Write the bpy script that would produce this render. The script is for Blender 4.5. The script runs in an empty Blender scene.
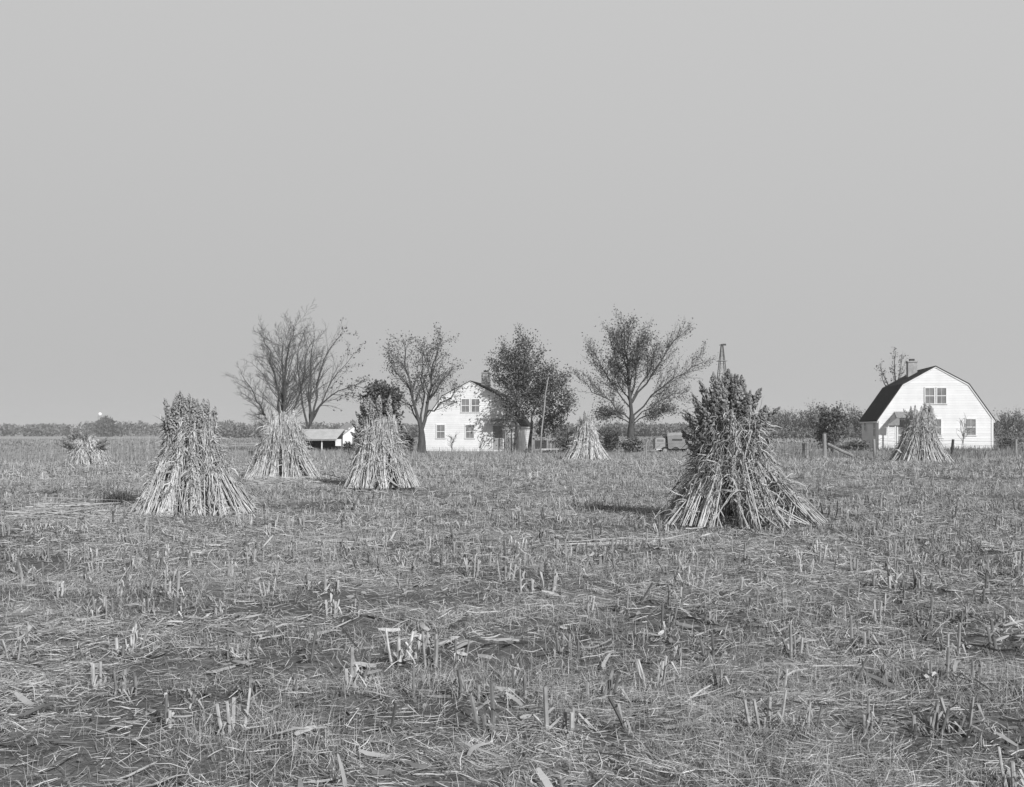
import bpy, math, random
import numpy as np
from mathutils import Vector, Matrix, Euler

random.seed(7)
rng = np.random.default_rng(11)
PI = math.pi
R = math.radians
sc = bpy.context.scene
col = sc.collection

F_PX, CX, HY, EYE = 1050.0, 512.0, 430.0, 1.6
SUN_AZ, SUN_EL = R(31), R(31)
SKY_KNEE, SKY_POW, SKY_RAD = 1.9, 5.0, 0.61      # panchromatic film behind a yellow filter: flat pale sky low down, deep zenith

def W(px, py, Y):
    """photo pixel at depth Y (metres) -> world point"""
    return np.array([(px - CX) * Y / F_PX, Y, EYE + (HY - py) * Y / F_PX])

def U(a, b, n=None): return rng.uniform(a, b, n)

# ------------------------------------------------------------------ noise / ground height
_tab = rng.random((256, 256))
def vn(x, y):
    x = np.asarray(x, float); y = np.asarray(y, float)
    xi = np.floor(x).astype(int); yi = np.floor(y).astype(int)
    fx = x - xi; fy = y - yi
    fx = fx * fx * (3 - 2 * fx); fy = fy * fy * (3 - 2 * fy)
    a = _tab[xi & 255, yi & 255]; b = _tab[(xi + 1) & 255, yi & 255]
    c = _tab[xi & 255, (yi + 1) & 255]; d = _tab[(xi + 1) & 255, (yi + 1) & 255]
    return (a * (1 - fx) + b * fx) * (1 - fy) + (c * (1 - fx) + d * fx) * fy
def fbm(x, y, o=3):
    s = 0; a = 0.5; t = 0
    for i in range(o):
        s = s + a * vn(x * 2 ** i + 17.3 * i, y * 2 ** i + 9.1 * i); t += a; a *= 0.5
    return s / t
def sst(a, b, x):
    t = np.clip((np.asarray(x, float) - a) / (b - a), 0, 1)
    return t * t * (3 - 2 * t)
def gh(x, y):
    x = np.asarray(x, float); y = np.asarray(y, float)
    r = np.sqrt(x * x + y * y)
    z = -0.42 * sst(62, 90, y) * (1 - sst(6, 26, x)) - 2.0 * sst(110, 600, r)
    z = z + 0.5 * sst(60, 300, r) * (fbm(x / 60, y / 60) - 0.5)
    k = 1 - sst(45, 80, r)
    z = z + k * (0.16 * (fbm(x / 3.1, y / 2.3) - 0.5) + 0.07 * (fbm(x * 1.7, y * 1.9) - 0.5) + 0.05 * (vn(x * 7, y * 7) - 0.5))
    return z

# ------------------------------------------------------------------ mesh builder
class MB:
    def __init__(s): s.V = []; s.T = []; s.Fc = []; s.n = 0
    def add(s, v, f, tone=1.0, mat=0):
        v = np.asarray(v, float).reshape(-1, 3); f = np.asarray(f, int)
        s.V.append(v)
        t = np.broadcast_to(np.asarray(tone, float), (len(v),)) if np.ndim(tone) <= 1 else tone
        s.T.append(np.array(t)); s.Fc.append((f + s.n, mat)); s.n += len(v)
    def box(s, lo, hi, mat=0, tone=1.0, M=None):
        x0, y0, z0 = lo; x1, y1, z1 = hi
        v = np.array([[x0,y0,z0],[x1,y0,z0],[x1,y1,z0],[x0,y1,z0],[x0,y0,z1],[x1,y0,z1],[x1,y1,z1],[x0,y1,z1]], float)
        if M is not None: v = v @ M[0].T + M[1]
        s.add(v, [[3,2,1,0],[4,5,6,7],[0,1,5,4],[1,2,6,5],[2,3,7,6],[3,0,4,7]], tone, mat)
    def bar(s, a, b, w, h=None, mat=0, tone=1.0):
        """square bar from a to b"""
        a = np.asarray(a, float); b = np.asarray(b, float); h = h or w
        s.tubes(np.array([[a, b]]), np.array([[w, w]]) * 0.7071, 4, cap=True, mat=mat, tone=tone)
    def poly(s, pts, mat=0, tone=1.0): s.add(pts, [list(range(len(pts)))], tone, mat)
    def prism(s, pts, d, mat=0, tone=1.0):
        """pts polygon (n,3), extruded by vector d"""
        p = np.asarray(pts, float); n = len(p); q = p + np.asarray(d, float)
        s.add(np.vstack([p, q]), [[i, (i+1) % n, n + (i+1) % n, n + i] for i in range(n)], tone, mat)
        s.add(p, [list(range(n))[::-1]], tone, mat); s.add(q, [list(range(n))], tone, mat)
    def tubes(s, P, Rr, sides=4, cap=False, tone=1.0, mat=0):
        P = np.asarray(P, float); n, k, _ = P.shape
        if n == 0: return
        T = np.gradient(P, axis=1); T /= np.linalg.norm(T, axis=2, keepdims=True) + 1e-12
        ref = np.zeros((n, 1, 3)); ref[:, :, 0] = 0.93; ref[:, :, 1] = 0.36
        par = np.abs((T * ref).sum(2)).mean(1) > 0.9
        ref[par] = np.array([0, 0, 1.0])
        u = np.cross(T, ref); u /= np.linalg.norm(u, axis=2, keepdims=True) + 1e-12
        v = np.cross(T, u)
        ang = np.arange(sides) * 2 * PI / sides + PI / 4
        ring = P[:, :, None, :] + Rr[:, :, None, None] * (np.cos(ang)[None, None, :, None] * u[:, :, None, :] + np.sin(ang)[None, None, :, None] * v[:, :, None, :])
        base = (np.arange(n) * k * sides)[:, None, None]
        i = np.arange(k - 1)[None, :, None] * sides; j = np.arange(sides)[None, None, :]; j2 = (j + 1) % sides
        f = np.stack([base + i + j, base + i + sides + j, base + i + sides + j2, base + i + j2], -1).reshape(-1, 4)
        tn = np.asarray(tone, float)
        if tn.ndim == 1 and len(tn) == n: tn = np.repeat(tn, k * sides)
        s.add(ring.reshape(-1, 3), f, tn, mat)
        if cap:
            s.Fc.append((((np.arange(n) * k * sides + (k - 1) * sides)[:, None] + np.arange(sides)[None, ::-1]) + s.n - n * k * sides, mat))
            s.Fc.append((((np.arange(n) * k * sides)[:, None] + np.arange(sides)[None, :]) + s.n - n * k * sides, mat))
    def ribbons(s, P, Wd, side, tone=1.0, mat=0):
        P = np.asarray(P, float); n, k, _ = P.shape
        if n == 0: return
        if side.ndim == 2: side = side[:, None, :]
        a = P + side * Wd[..., None] / 2; b = P - side * Wd[..., None] / 2
        v = np.stack([a, b], 2).reshape(-1, 3)
        base = (np.arange(n) * k * 2)[:, None]; i = np.arange(k - 1)[None, :] * 2
        f = np.stack([base + i, base + i + 1, base + i + 3, base + i + 2], -1).reshape(-1, 4)
        tn = np.asarray(tone, float)
        if tn.ndim == 1 and len(tn) == n: tn = np.repeat(tn, k * 2)
        s.add(v, f, tn, mat)
    def leaves(s, C, size, tone=1.0, mat=0, flat=0.0, aspect=0.6):
        C = np.asarray(C, float); n = len(C)
        if n == 0: return
        a = rng.normal(size=(n, 3)); a[:, 2] *= (1 - flat); a /= np.linalg.norm(a, axis=1, keepdims=True)
        b = rng.normal(size=(n, 3)); b = np.cross(a, b); b /= np.linalg.norm(b, axis=1, keepdims=True) + 1e-9
        size = np.broadcast_to(size, (n,))[:, None]
        v = np.stack([C - a * size, C + b * size * aspect, C + a * size, C - b * size * aspect], 1).reshape(-1, 3)
        f = np.arange(n * 4).reshape(-1, 4)
        tn = np.asarray(tone, float)
        if tn.ndim == 1 and len(tn) == n: tn = np.repeat(tn, 4)
        s.add(v, f, tn, mat)
    def mesh(s, name, mats, smooth=False):
        V = np.concatenate(s.V); T = np.concatenate(s.T)
        me = bpy.data.meshes.new(name)
        me.vertices.add(len(V)); me.vertices.foreach_set('co', V.astype(np.float32).ravel())
        lv = []; ls = []; mi = []; cur = 0
        for f, m in s.Fc:
            f = np.asarray(f)
            if f.size == 0: continue
            n, k = f.shape
            lv.append(f.ravel()); ls.append(cur + np.arange(n) * k); mi.append(np.full(n, m)); cur += n * k
        lv = np.concatenate(lv); ls = np.concatenate(ls); mi = np.concatenate(mi)
        me.loops.add(len(lv)); me.loops.foreach_set('vertex_index', lv.astype(np.int32))
        me.polygons.add(len(ls)); me.polygons.foreach_set('loop_start', ls.astype(np.int32))
        me.polygons.foreach_set('material_index', mi.astype(np.int32))
        me.polygons.foreach_set('use_smooth', np.full(len(ls), smooth))
        at = me.attributes.new('tone', 'FLOAT', 'POINT'); at.data.foreach_set('value', T.astype(np.float32))
        for m in (mats if isinstance(mats, (list, tuple)) else [mats]): me.materials.append(m)
        me.update(calc_edges=True)
        return me
    def build(s, name, mats, parent=None, smooth=False):
        o = bpy.data.objects.new(name, s.mesh(name, mats, smooth)); col.objects.link(o)
        if parent is not None: o.parent = parent
        return o

def reseed(text):
    global rng
    rng = np.random.default_rng(sum((i + 1) * ord(c) for i, c in enumerate(text)) % 100003)
def tag(o, label=None, cat=None, group=None, kind=None):
    if label: o['label'] = label
    if cat: o['category'] = cat
    if group: o['group'] = group
    if kind: o['kind'] = kind
    return o
def thing(name, label, cat, loc=(0, 0, 0), rz=0, group=None):
    o = bpy.data.objects.new(name, None); col.objects.link(o)
    o.empty_display_size = 0.2
    o.location = [float(c) for c in loc]; o.rotation_euler = (0, 0, rz)
    return tag(o, label, cat, group)
def copy_tree(o, parent=None):
    c = o.copy(); col.objects.link(c)
    if parent is not None: c.parent = parent
    for ch in list(o.children): copy_tree(ch, c)
    return c

# ------------------------------------------------------------------ materials (panchromatic: all neutral grey)
def mat(name, v, rough=0.9, var=0.25, scale=8.0, bump=0.0, bscale=20.0, spec=0.3, objrand=0.0, stretch=None):
    m = bpy.data.materials.new(name); m.use_nodes = True
    nt = m.node_tree; N = nt.nodes; L = nt.links
    b = N['Principled BSDF']; b.inputs['Roughness'].default_value = rough
    b.inputs['Specular IOR Level'].default_value = spec
    tc = N.new('ShaderNodeTexCoord'); src = tc.outputs['Object']
    if stretch:
        mp = N.new('ShaderNodeMapping'); mp.inputs['Scale'].default_value = stretch
        L.new(src, mp.inputs['Vector']); src = mp.outputs['Vector']
    no = N.new('ShaderNodeTexNoise'); no.inputs['Scale'].default_value = scale; no.inputs['Detail'].default_value = 4
    L.new(src, no.inputs['Vector'])
    mr = N.new('ShaderNodeMapRange'); mr.inputs['From Min'].default_value = 0.25; mr.inputs['From Max'].default_value = 0.75
    mr.inputs['To Min'].default_value = v * (1 - var); mr.inputs['To Max'].default_value = v * (1 + var)
    L.new(no.outputs['Fac'], mr.inputs['Value'])
    at = N.new('ShaderNodeAttribute'); at.attribute_name = 'tone'
    mu = N.new('ShaderNodeMath'); mu.operation = 'MULTIPLY'; L.new(mr.outputs[0], mu.inputs[0]); L.new(at.outputs['Fac'], mu.inputs[1])
    out = mu.outputs[0]
    if objrand:
        oi = N.new('ShaderNodeObjectInfo'); m2 = N.new('ShaderNodeMapRange')
        m2.inputs['To Min'].default_value = 1 - objrand; m2.inputs['To Max'].default_value = 1 + objrand
        L.new(oi.outputs['Random'], m2.inputs['Value'])
        m3 = N.new('ShaderNodeMath'); m3.operation = 'MULTIPLY'; L.new(out, m3.inputs[0]); L.new(m2.outputs[0], m3.inputs[1]); out = m3.outputs[0]
    cb = N.new('ShaderNodeCombineColor')
    for i in range(3): L.new(out, cb.inputs[i])
    L.new(cb.outputs[0], b.inputs['Base Color'])
    if bump:
        n2 = N.new('ShaderNodeTexNoise'); n2.inputs['Scale'].default_value = bscale; n2.inputs['Detail'].default_value = 6
        L.new(src, n2.inputs['Vector'])
        bp = N.new('ShaderNodeBump'); bp.inputs['Strength'].default_value = bump; bp.inputs['Distance'].default_value = 0.05
        L.new(n2.outputs['Fac'], bp.inputs['Height']); L.new(bp.outputs[0], b.inputs['Normal'])
    return m

M = dict(
    soil=mat('soil', 1.0, 0.95, 0.35, 1.3, 1.0, 9.0, 0.1),
    stalk=mat('dry_stalk', 0.52, 0.8, 0.3, 6.0, 0.0, spec=0.2),
    leaf=mat('dry_leaf', 0.46, 0.85, 0.3, 9.0, spec=0.2),
    palehead=mat('pale_seed_head', 0.29, 0.95, 0.35, 25.0, spec=0.1),
    head=mat('seed_head', 0.22, 0.95, 0.35, 25.0, spec=0.1, objrand=0.45),
    straw=mat('straw', 0.48, 0.85, 0.25, 3.0, spec=0.2),
    grass=mat('grass', 0.32, 0.85, 0.25, 2.0, spec=0.2),
    weed=mat('weed', 0.24, 0.9, 0.25, 1.0, spec=0.1),
    stub=mat('stubble', 0.37, 0.85, 0.35, 14.0, spec=0.2, objrand=0.25),
    bark=mat('bark', 0.075, 0.95, 0.35, 3.0, 0.6, 8.0, 0.1, stretch=(3, 3, 0.7)),
    twig=mat('twig', 0.11, 0.95, 0.2, 1.0, spec=0.1),
    foliage=mat('foliage', 0.115, 0.8, 0.3, 1.5, spec=0.2),
    evergreen=mat('evergreen', 0.085, 0.85, 0.3, 1.5, spec=0.15),
    woods=mat('woods', 0.15, 0.95, 0.3, 0.05, spec=0.05),
    white=mat('white_paint', 0.70, 0.6, 0.08, 1.2, 0.08, 14.0, 0.3),
    shingle=mat('shingles', 0.045, 0.95, 0.3, 3.0, 0.5, 12.0, 0.1),
    greyroof=mat('weathered_roof', 0.42, 0.8, 0.15, 1.5, 0.2, 10.0, 0.2),
    brick=mat('brick', 0.33, 0.9, 0.25, 6.0, 0.4, 18.0, 0.2),
    glass=mat('window_glass', 0.20, 0.2, 0.35, 1.6, spec=0.5),
    dark=mat('dark_metal', 0.04, 0.6, 0.3, 6.0, spec=0.3),
    iron=mat('tower_steel', 0.08, 0.6, 0.2, 3.0, spec=0.4),
    wood=mat('weathered_wood', 0.27, 0.9, 0.35, 7.0, 0.5, 30.0, 0.15, stretch=(1, 1, 0.2)),
    darkwood=mat('dark_wood', 0.06, 0.9, 0.35, 7.0, 0.5, 30.0, 0.1),
    door=mat('door_paint', 0.30, 0.7, 0.1, 4.0),
    hood=mat('hood_shingles', 0.24, 0.9, 0.2, 5.0, 0.4, 20.0, 0.15),
    car=mat('faded_car_paint', 0.2, 0.5, 0.2, 2.0, spec=0.4),
    carlight=mat('pale_car_paint', 0.3, 0.5, 0.15, 2.0, spec=0.4),
    twine=mat('twine', 0.30, 0.9, 0.2, 30.0),
)
def clapboard():
    """thin dark joints between the boards come from geometry; this only roughens the paint"""
    return M['white']

# ------------------------------------------------------------------ ground sheet
def region(x, y):
    """0 field, 1 meadow beyond the field edge"""
    edge = 52 + 3.0 * np.sin(x * 0.09) + 2 * (vn(x * .3, 3.3) - .5) + 6 * sst(-12, 2, x) - 0 * x
    return sst(edge - 1.5, edge + 1.5, y)
def litter_field(x, y): return fbm(x * 0.55 + 5, y * 0.8 + 2, 3)      # ~0.3..0.7, high = straw mat, low = bare soil
def build_ground():
    fa = np.concatenate([np.linspace(-180, -48, 34)[:-1], np.linspace(-48, 48, 330), np.linspace(48, 180, 34)[1:-1]])
    th = np.radians(fa)
    rr = np.concatenate([[0.6, 1.5, 2.4, 3.0], 3.0 * 1.0185 ** np.arange(1, 340)]); rr = rr[rr < 1500]; rr = np.append(rr, 1500)
    A, B = np.meshgrid(th, rr)
    x = B * np.sin(A); y = B * np.cos(A)
    z = gh(x, y)
    m = region(x, y); lf = litter_field(x, y)
    straw = sst(0.42, 0.60, lf)
    base = 0.115 + 0.085 * straw
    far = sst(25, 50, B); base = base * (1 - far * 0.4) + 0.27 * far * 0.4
    mead = 0.20 + 0.10 * (fbm(x / 9, y / 5) - 0.5)
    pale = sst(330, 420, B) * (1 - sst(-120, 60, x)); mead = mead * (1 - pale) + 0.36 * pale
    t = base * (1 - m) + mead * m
    na = len(th); nr = len(rr)
    i = np.arange(nr - 1)[:, None] * na; j = np.arange(na)[None, :]; j2 = (j + 1) % na
    f = np.stack([i + j, i + j2, i + na + j2, i + na + j], -1).reshape(-1, 4)
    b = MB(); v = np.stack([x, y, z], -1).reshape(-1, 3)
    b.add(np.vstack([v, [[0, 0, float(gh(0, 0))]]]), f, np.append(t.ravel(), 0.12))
    b.Fc.append((np.stack([np.full(na, na * nr), j2[0], j[0]], -1), 0))
    o = b.build('ground', M['soil'], smooth=True); tag(o, kind='structure')
build_ground()

# ------------------------------------------------------------------ scatter of litter and grass
def spots(y0, y1, dens, marg=0.56):
    """uniform random points of a wide wedge in front of the camera"""
    area = marg * (y1 ** 2 - y0 ** 2) + 8 * (y1 - y0)
    n = int(area * dens)
    y = np.sqrt(U(y0 ** 2, y1 ** 2, n)); x = U(-1, 1, n) * (marg * y + 4.0)
    return x, y
def straw_batch(b, x, y, l0, l1, w0, w1, lift=0.03, k=3, mat=0, t0=.4, t1=1.4, dirn=None, spread=PI):
    n = len(x); a = 2.6 * PI * fbm(x * .45 + 60, y * .6 + 33, 2) + rng.normal(0, .7, n); um = rng.random(n) < .5; a[um] = U(0, PI, um.sum())
    L = U(l0, l1, n) * U(.5, 1, n); d = np.stack([np.cos(a), np.sin(a)], 1)
    tt = np.linspace(-.5, .5, k); bend = U(-.25, .25, n)
    P = np.zeros((n, k, 3)); z0 = U(0.004, lift, n)
    tilt = rng.normal(0, .07, n) * L; tu = rng.random(n) < .10; tilt[tu] *= 4.5
    for i, t in enumerate(tt):
        P[:, i, 0] = x + d[:, 0] * t * L - d[:, 1] * bend * (t * t) * L * 1.5
        P[:, i, 1] = y + d[:, 1] * t * L + d[:, 0] * bend * (t * t) * L * 1.5
        P[:, i, 2] = gh(P[:, i, 0], P[:, i, 1]) + z0 + np.abs(tilt * (t + .5))
    Wd = U(w0, w1, n)[:, None] * np.array([.7] + [1] * (k - 2) + [.5])[None, :]
    roll = U(-.9, .9, n)
    side = np.stack([-d[:, 1] * np.cos(roll), d[:, 0] * np.cos(roll), np.sin(roll)], 1)
    b.ribbons(P, Wd, side, U(t0, t1, n), mat)
def grass_batch(b, x, y, h0, h1, w0, w1, k=3, mat=0, t0=.6, t1=1.3, lean=.5):
    n = len(x); a = U(0, 2 * PI, n); h = U(h0, h1, n); ln = np.abs(rng.normal(0, lean, n))
    z = gh(x, y) - .01
    P = np.zeros((n, k, 3))
    for i, t in enumerate(np.linspace(0, 1, k)):
        o = h * ln * (t ** 1.7)
        P[:, i, 0] = x + np.cos(a) * o; P[:, i, 1] = y + np.sin(a) * o; P[:, i, 2] = z + h * t * (1 - .25 * np.minimum(ln, 1.5) * t)
    fa = U(0, PI, n); side = np.stack([np.cos(fa), np.sin(fa), np.zeros(n)], 1)
    Wd = U(w0, w1, n)[:, None] * np.linspace(1, .25, k)[None, :]
    b.ribbons(P, Wd, side, U(t0, t1, n), mat)

litter = MB(); grass = MB()
for (y0, y1, dens, l0, l1, w0, w1, k) in ((3.2, 7, 3200, .015, .20, .0012, .0055, 3), (7, 12, 1500, .02, .24, .002, .007, 3), (12, 20, 600, .04, .28, .003, .010, 3), (20, 33, 190, .08, .36, .006, .016, 2), (33, 58, 55, .15, .5, .014, .034, 2)):
    x, y = spots(y0, y1, dens)
    lf = litter_field(x, y); keep = (U(0, 1, len(x)) < .16 + .84 * sst(.36, .66, lf)) & (U(0, 1, len(x)) > region(x, y))
    straw_batch(litter, x[keep], y[keep], l0, l1, w0, w1, .05 if y0 < 12 else .08, k, t0=.35, t1=1.2 if y0 < 15 else 1.05)
# broad bits of leaf and husk, and long fallen stalks
for (y0, y1, dens) in ((3.2, 9, 16), (9, 20, 7), (20, 45, 1.0)):
    x, y = spots(y0, y1, dens); keep = U(0, 1, len(x)) > region(x, y)
    straw_batch(litter, x[keep], y[keep], .06, .34, .010, .034, .06, 4, t0=.25, t1=.95)
tag(litter.build('straw_litter', M['straw']), 'pale broken straw and leaf litter lying over the field', 'straw', kind='stuff')
gpatch = lambda x, y: fbm(x * .8 + 40, y * .9 + 11, 3)
for (y0, y1, dens, h0, h1, w0, w1, k) in ((3.2, 7, 1700, .03, .17, .0015, .0045, 3), (7, 12, 850, .03, .16, .002, .006, 3), (12, 20, 400, .04, .18, .004, .01, 3), (20, 33, 230, .05, .2, .008, .017, 2), (33, 58, 85, .08, .28, .014, .032, 2)):
    x, y = spots(y0, y1, dens)
    g = gpatch(x, y); keep = (U(0, 1, len(x)) < .10 + .9 * sst(.44, .60, g)) & (U(0, 1, len(x)) > region(x, y) * .8)
    grass_batch(grass, x[keep], y[keep], h0, h1, w0, w1, k, t0=.5, t1=1.7, lean=1.5)
tag(grass.build('field_grass', M['grass']), 'short dry grass growing in patches among the stubble', 'grass', kind='stuff')

# clods of turned soil
clod = MB()
for (y0, y1, dens, r0, r1) in ((3.2, 9, 160, .006, .028), (9, 22, 40, .012, .045)):
    x, y = spots(y0, y1, dens); keep = fbm(x * .7 + 90, y * .9 + 7, 2) > .47; x = x[keep]; y = y[keep]; n = len(x)
    oc = np.array([[1, 0, 0], [0, 1, 0], [-1, 0, 0], [0, -1, 0], [0, 0, .8], [0, 0, -.8]], float)
    V = oc[None] * U(.6, 1.3, (n, 6, 1)) * (U(r0, r1, n) * U(.4, 1, n))[:, None, None] + rng.normal(0, .003, (n, 6, 3)); ang = U(0, 6, n)
    V = np.stack([V[..., 0] * np.cos(ang)[:, None] - V[..., 1] * np.sin(ang)[:, None], V[..., 0] * np.sin(ang)[:, None] + V[..., 1] * np.cos(ang)[:, None], V[..., 2]], -1)
    V += np.stack([x, y, gh(x, y) + .006], 1)[:, None]
    fc = np.array([[0, 1, 4], [1, 2, 4], [2, 3, 4], [3, 0, 4], [1, 0, 5], [2, 1, 5], [3, 2, 5], [0, 3, 5]])
    clod.add(V.reshape(-1, 3), (np.arange(n)[:, None, None] * 6 + fc[None]).reshape(-1, 3), np.repeat(U(.09, .17, n), 6))
tag(clod.build('soil_clods', M['soil']), 'small dark clods of bare soil scattered over the field', 'soil', kind='stuff')

# meadow / weeds beyond the field
mead = MB()
x, y = spots(48, 75, 26); keep = U(0, 1, len(x)) < region(x, y); grass_batch(mead, x[keep], y[keep], .06, .24, .025, .06, 3, t0=.85, t1=1.3, lean=.6)
x, y = spots(75, 130, 9); grass_batch(mead, x, y, .08, .3, .04, .1, 2, t0=.85, t1=1.25, lean=.8)
x, y = spots(130, 330, 1.2); grass_batch(mead, x, y, .15, .5, .12, .35, 2, t0=.8, t1=1.2, lean=.8)
tag(mead.build('meadow_grass', M['weed']), 'grey rough grass and weeds beyond the edge of the cut field', 'weeds', kind='stuff')
tall = MB()
def weedband(px0, px1, Y0, Y1, n, h0, h1, w=.03, t0=.7, t1=1.6):
    Yv = U(Y0, Y1, n); pxv = U(px0, px1, n); grass_batch(tall, (pxv - CX) * Yv / F_PX, Yv, h0, h1, w * .5, w, 3, t0=t0, t1=t1, lean=.2)
weedband(-30, 250, 53, 64, 380, .2, .8); weedband(105, 165, 50, 56, 160, .9, 1.9, .035)
weedband(700, 1060, 57, 66, 2600, .2, .5, .035, .5, 1.3); weedband(735, 820, 58, 66, 300, .5, 1.0)
weedband(425, 540, 76, 84, 1100, .2, .7); weedband(880, 1060, 76, 80, 1500, .2, .55, .05, .5, 1.2)
weedband(560, 720, 60, 80, 2200, .1, .35); weedband(220, 420, 55, 90, 2600, .2, .6)
tag(tall.build('tall_weeds', M['weed']), 'tall dead weeds standing along the field edge and in front of the houses', 'weeds', kind='stuff')

# ------------------------------------------------------------------ stubble
def stub_mesh(kind, seed):
    global rng
    b = MB(); r = np.random.default_rng(seed)
    n = {'single': 1, 'lean': 1, 'pair': 2, 'three': 3, 'four': 4, 'tuft': 6}[kind]
    for i in range(n):
        h = r.uniform(.09, .27) * (1.1 if kind == 'lean' else 1)
        a = r.uniform(0, 2 * PI); off = 0 if n == 1 else r.uniform(.02, .04 + .012 * n)
        lean = r.uniform(.45, .75) if kind == 'lean' else abs(r.normal(0, .17))
        p0 = np.array([math.cos(a) * off, math.sin(a) * off, -.03])
        dv = np.array([math.cos(a) * lean, math.sin(a) * lean, 1.0]); dv /= np.linalg.norm(dv)
        pts = np.array([p0, p0 + dv * h * .5 + r.normal(0, .004, 3), p0 + dv * h]); rad = r.uniform(.007, .012)
        b.tubes(pts[None], np.array([[rad * 1.15, rad, rad * .95]]), 6, cap=True, tone=r.uniform(.35, 1.15))
        # torn leaf sheath
        for q in range(r.integers(2, 5)):
            aa = r.uniform(0, 2 * PI); l = r.uniform(.06, .2); s0 = p0 + dv * h * r.uniform(.15, .8)
            o = np.array([math.cos(aa), math.sin(aa), 0])
            P = np.array([s0, s0 + o * l * .4 + [0, 0, l * .25], s0 + o * l * .8 + [0, 0, -l * .1]])
            b.ribbons(P[None], np.array([[.018, .014, .004]]), np.array([[-o[1], o[0], .2]]), tone=r.uniform(.6, 1.2))
    # root crown of shredded stems and soil pressed round the foot
    for q in range(5 + 2 * n):
        aa = r.uniform(0, 2 * PI); l = r.uniform(.03, .09); o = np.array([math.cos(aa), math.sin(aa), 0]); w0 = o * r.uniform(0, .03 + .006 * n)
        P = np.array([w0 + [0, 0, -.01], w0 + o * l * .5 + [0, 0, l * r.uniform(.2, 1.0)], w0 + o * l + [0, 0, l * r.uniform(-.1, .7)]])
        b.ribbons(P[None], np.array([[.012, .010, .003]]), np.array([[-o[1], o[0], .1]]), tone=r.uniform(.3, 1.0))
    return b
KINDS = [('single', 3), ('lean', 5), ('pair', 6), ('pair', 7), ('three', 8), ('three', 9), ('four', 10), ('four', 31), ('tuft', 12), ('tuft', 33)]
LABS = {'single': 'lone short cut stalk standing upright in the stubble of the near field',
        'lean': 'lone cut stalk leaning over at a slant in the near field',
        'pair': 'pair of short cut stalks standing close together in the near field',
        'three': 'cluster of three short cut stalks with torn leaf sheaths in the near field',
        'four': 'cluster of four short cut stalks standing in the near field',
        'tuft': 'thick tuft of six cut stalks with torn leaves in the near field'}
stub_builders = [stub_mesh(k, s) for k, s in KINDS]
stub_meshes = [b.mesh('cut_stalk', M['stub']) for b in stub_builders]
SHOCKS = [((px - CX) * Y / F_PX, Y, r) for px, Y, r in ((738, 18.0, 1.55), (194, 20.2, 1.4), (284, 35, 1.5), (380, 29, 1.3), (585, 56, 1.6), (920, 52, 1.9), (90, 46.5, 1.3))]
hills = []
ca, sa = math.cos(R(3)), math.sin(R(3))
for row in range(62):
    yr = 3.6 + row * .95
    xx = -34 + rng.random()
    while xx < 34:
        xx += U(.18, .42)
        yy = yr + rng.normal(0, .10); X = xx * ca - yy * sa; Y = xx * sa + yy * ca
        if Y < 4.4 or abs(X) > .50 * Y + .3: continue
        if fbm(np.array(X * .35 + 3), np.array(Y * .35 + 80)) < .35 or rng.random() < (.30 if Y < 9 else .05 if Y < 22 else .5): continue
        if any((X - sx) ** 2 + (Y - sy) ** 2 < sr ** 2 for sx, sy, sr in SHOCKS): continue
        if float(region(np.array(X), np.array(Y))) > .5: continue
        hills.append((X, Y))
hills.sort(key=lambda p: p[1])
rest = MB()
for i, (X, Y) in enumerate(hills):
    k = rng.integers(len(KINDS)); z = float(gh(X, Y)); rz = U(0, 2 * PI); s = U(.72, 1.15)
    if i < 300:
        o = bpy.data.objects.new('cut_stalk', stub_meshes[k]); col.objects.link(o)
        o.location = (X, Y, z); o.rotation_euler = (0, 0, rz); o.scale = (s, s, s)
        tag(o, LABS[KINDS[k][0]], 'stubble', 'cut stalk stubble left standing in the near field')
    else:
        Mz = np.array([[math.cos(rz), -math.sin(rz), 0], [math.sin(rz), math.cos(rz), 0], [0, 0, 1]]) * s
        sb = stub_builders[k]
        V = np.concatenate(sb.V) @ Mz.T * np.array([1.15, 1.15, 1.0]) + [X, Y, z]
        rest.V.append(V); rest.T.append(np.concatenate(sb.T) * U(.55, 1.15))
        for f, m in sb.Fc: rest.Fc.append((np.asarray(f) + rest.n, 0))
        rest.n += len(V)
tag(rest.build('distant_stubble', M['stub']), 'rows of pale cut stalk stubble across the farther field', 'stubble', kind='stuff')

# ------------------------------------------------------------------ shocks
def head_builder(seed, L=.37, rad=.050, n=95):
    r = np.random.default_rng(seed); b = MB()
    oc = np.array([[1, 0, 0], [0, 1, 0], [-1, 0, 0], [0, -1, 0], [0, 0, 1.5], [0, 0, -1.2]], float)
    fc = np.array([[0, 1, 4], [1, 2, 4], [2, 3, 4], [3, 0, 4], [1, 0, 5], [2, 1, 5], [3, 2, 5], [0, 3, 5]])
    for i in range(n):
        t = r.random() ** .85; rr = rad * (math.sin(PI * min(1, .12 + t * .9)) ** .6) * r.uniform(.55, 1.05); a = r.uniform(0, 2 * PI)
        c = np.array([math.cos(a) * rr, math.sin(a) * rr, t * L]); s = r.uniform(.012, .024) * (1.15 - .5 * t)
        q = Euler((r.normal(0, .5), r.normal(0, .5), r.uniform(0, 3))).to_matrix()
        b.add(oc * s @ np.array(q).T + c, fc, r.uniform(.6, 1.4))
    b.tubes(np.array([[[0, 0, -.12], [0, 0, L * .9]]]), np.array([[.008, .004]]), 4, tone=1.2)
    return b
HB = [head_builder(s) for s in (1, 2, 3)]
HM = [b.mesh('seed_head', M['head']) for b in HB]; HMP = [b.mesh('seed_head', M['palehead']) for b in HB]

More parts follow.
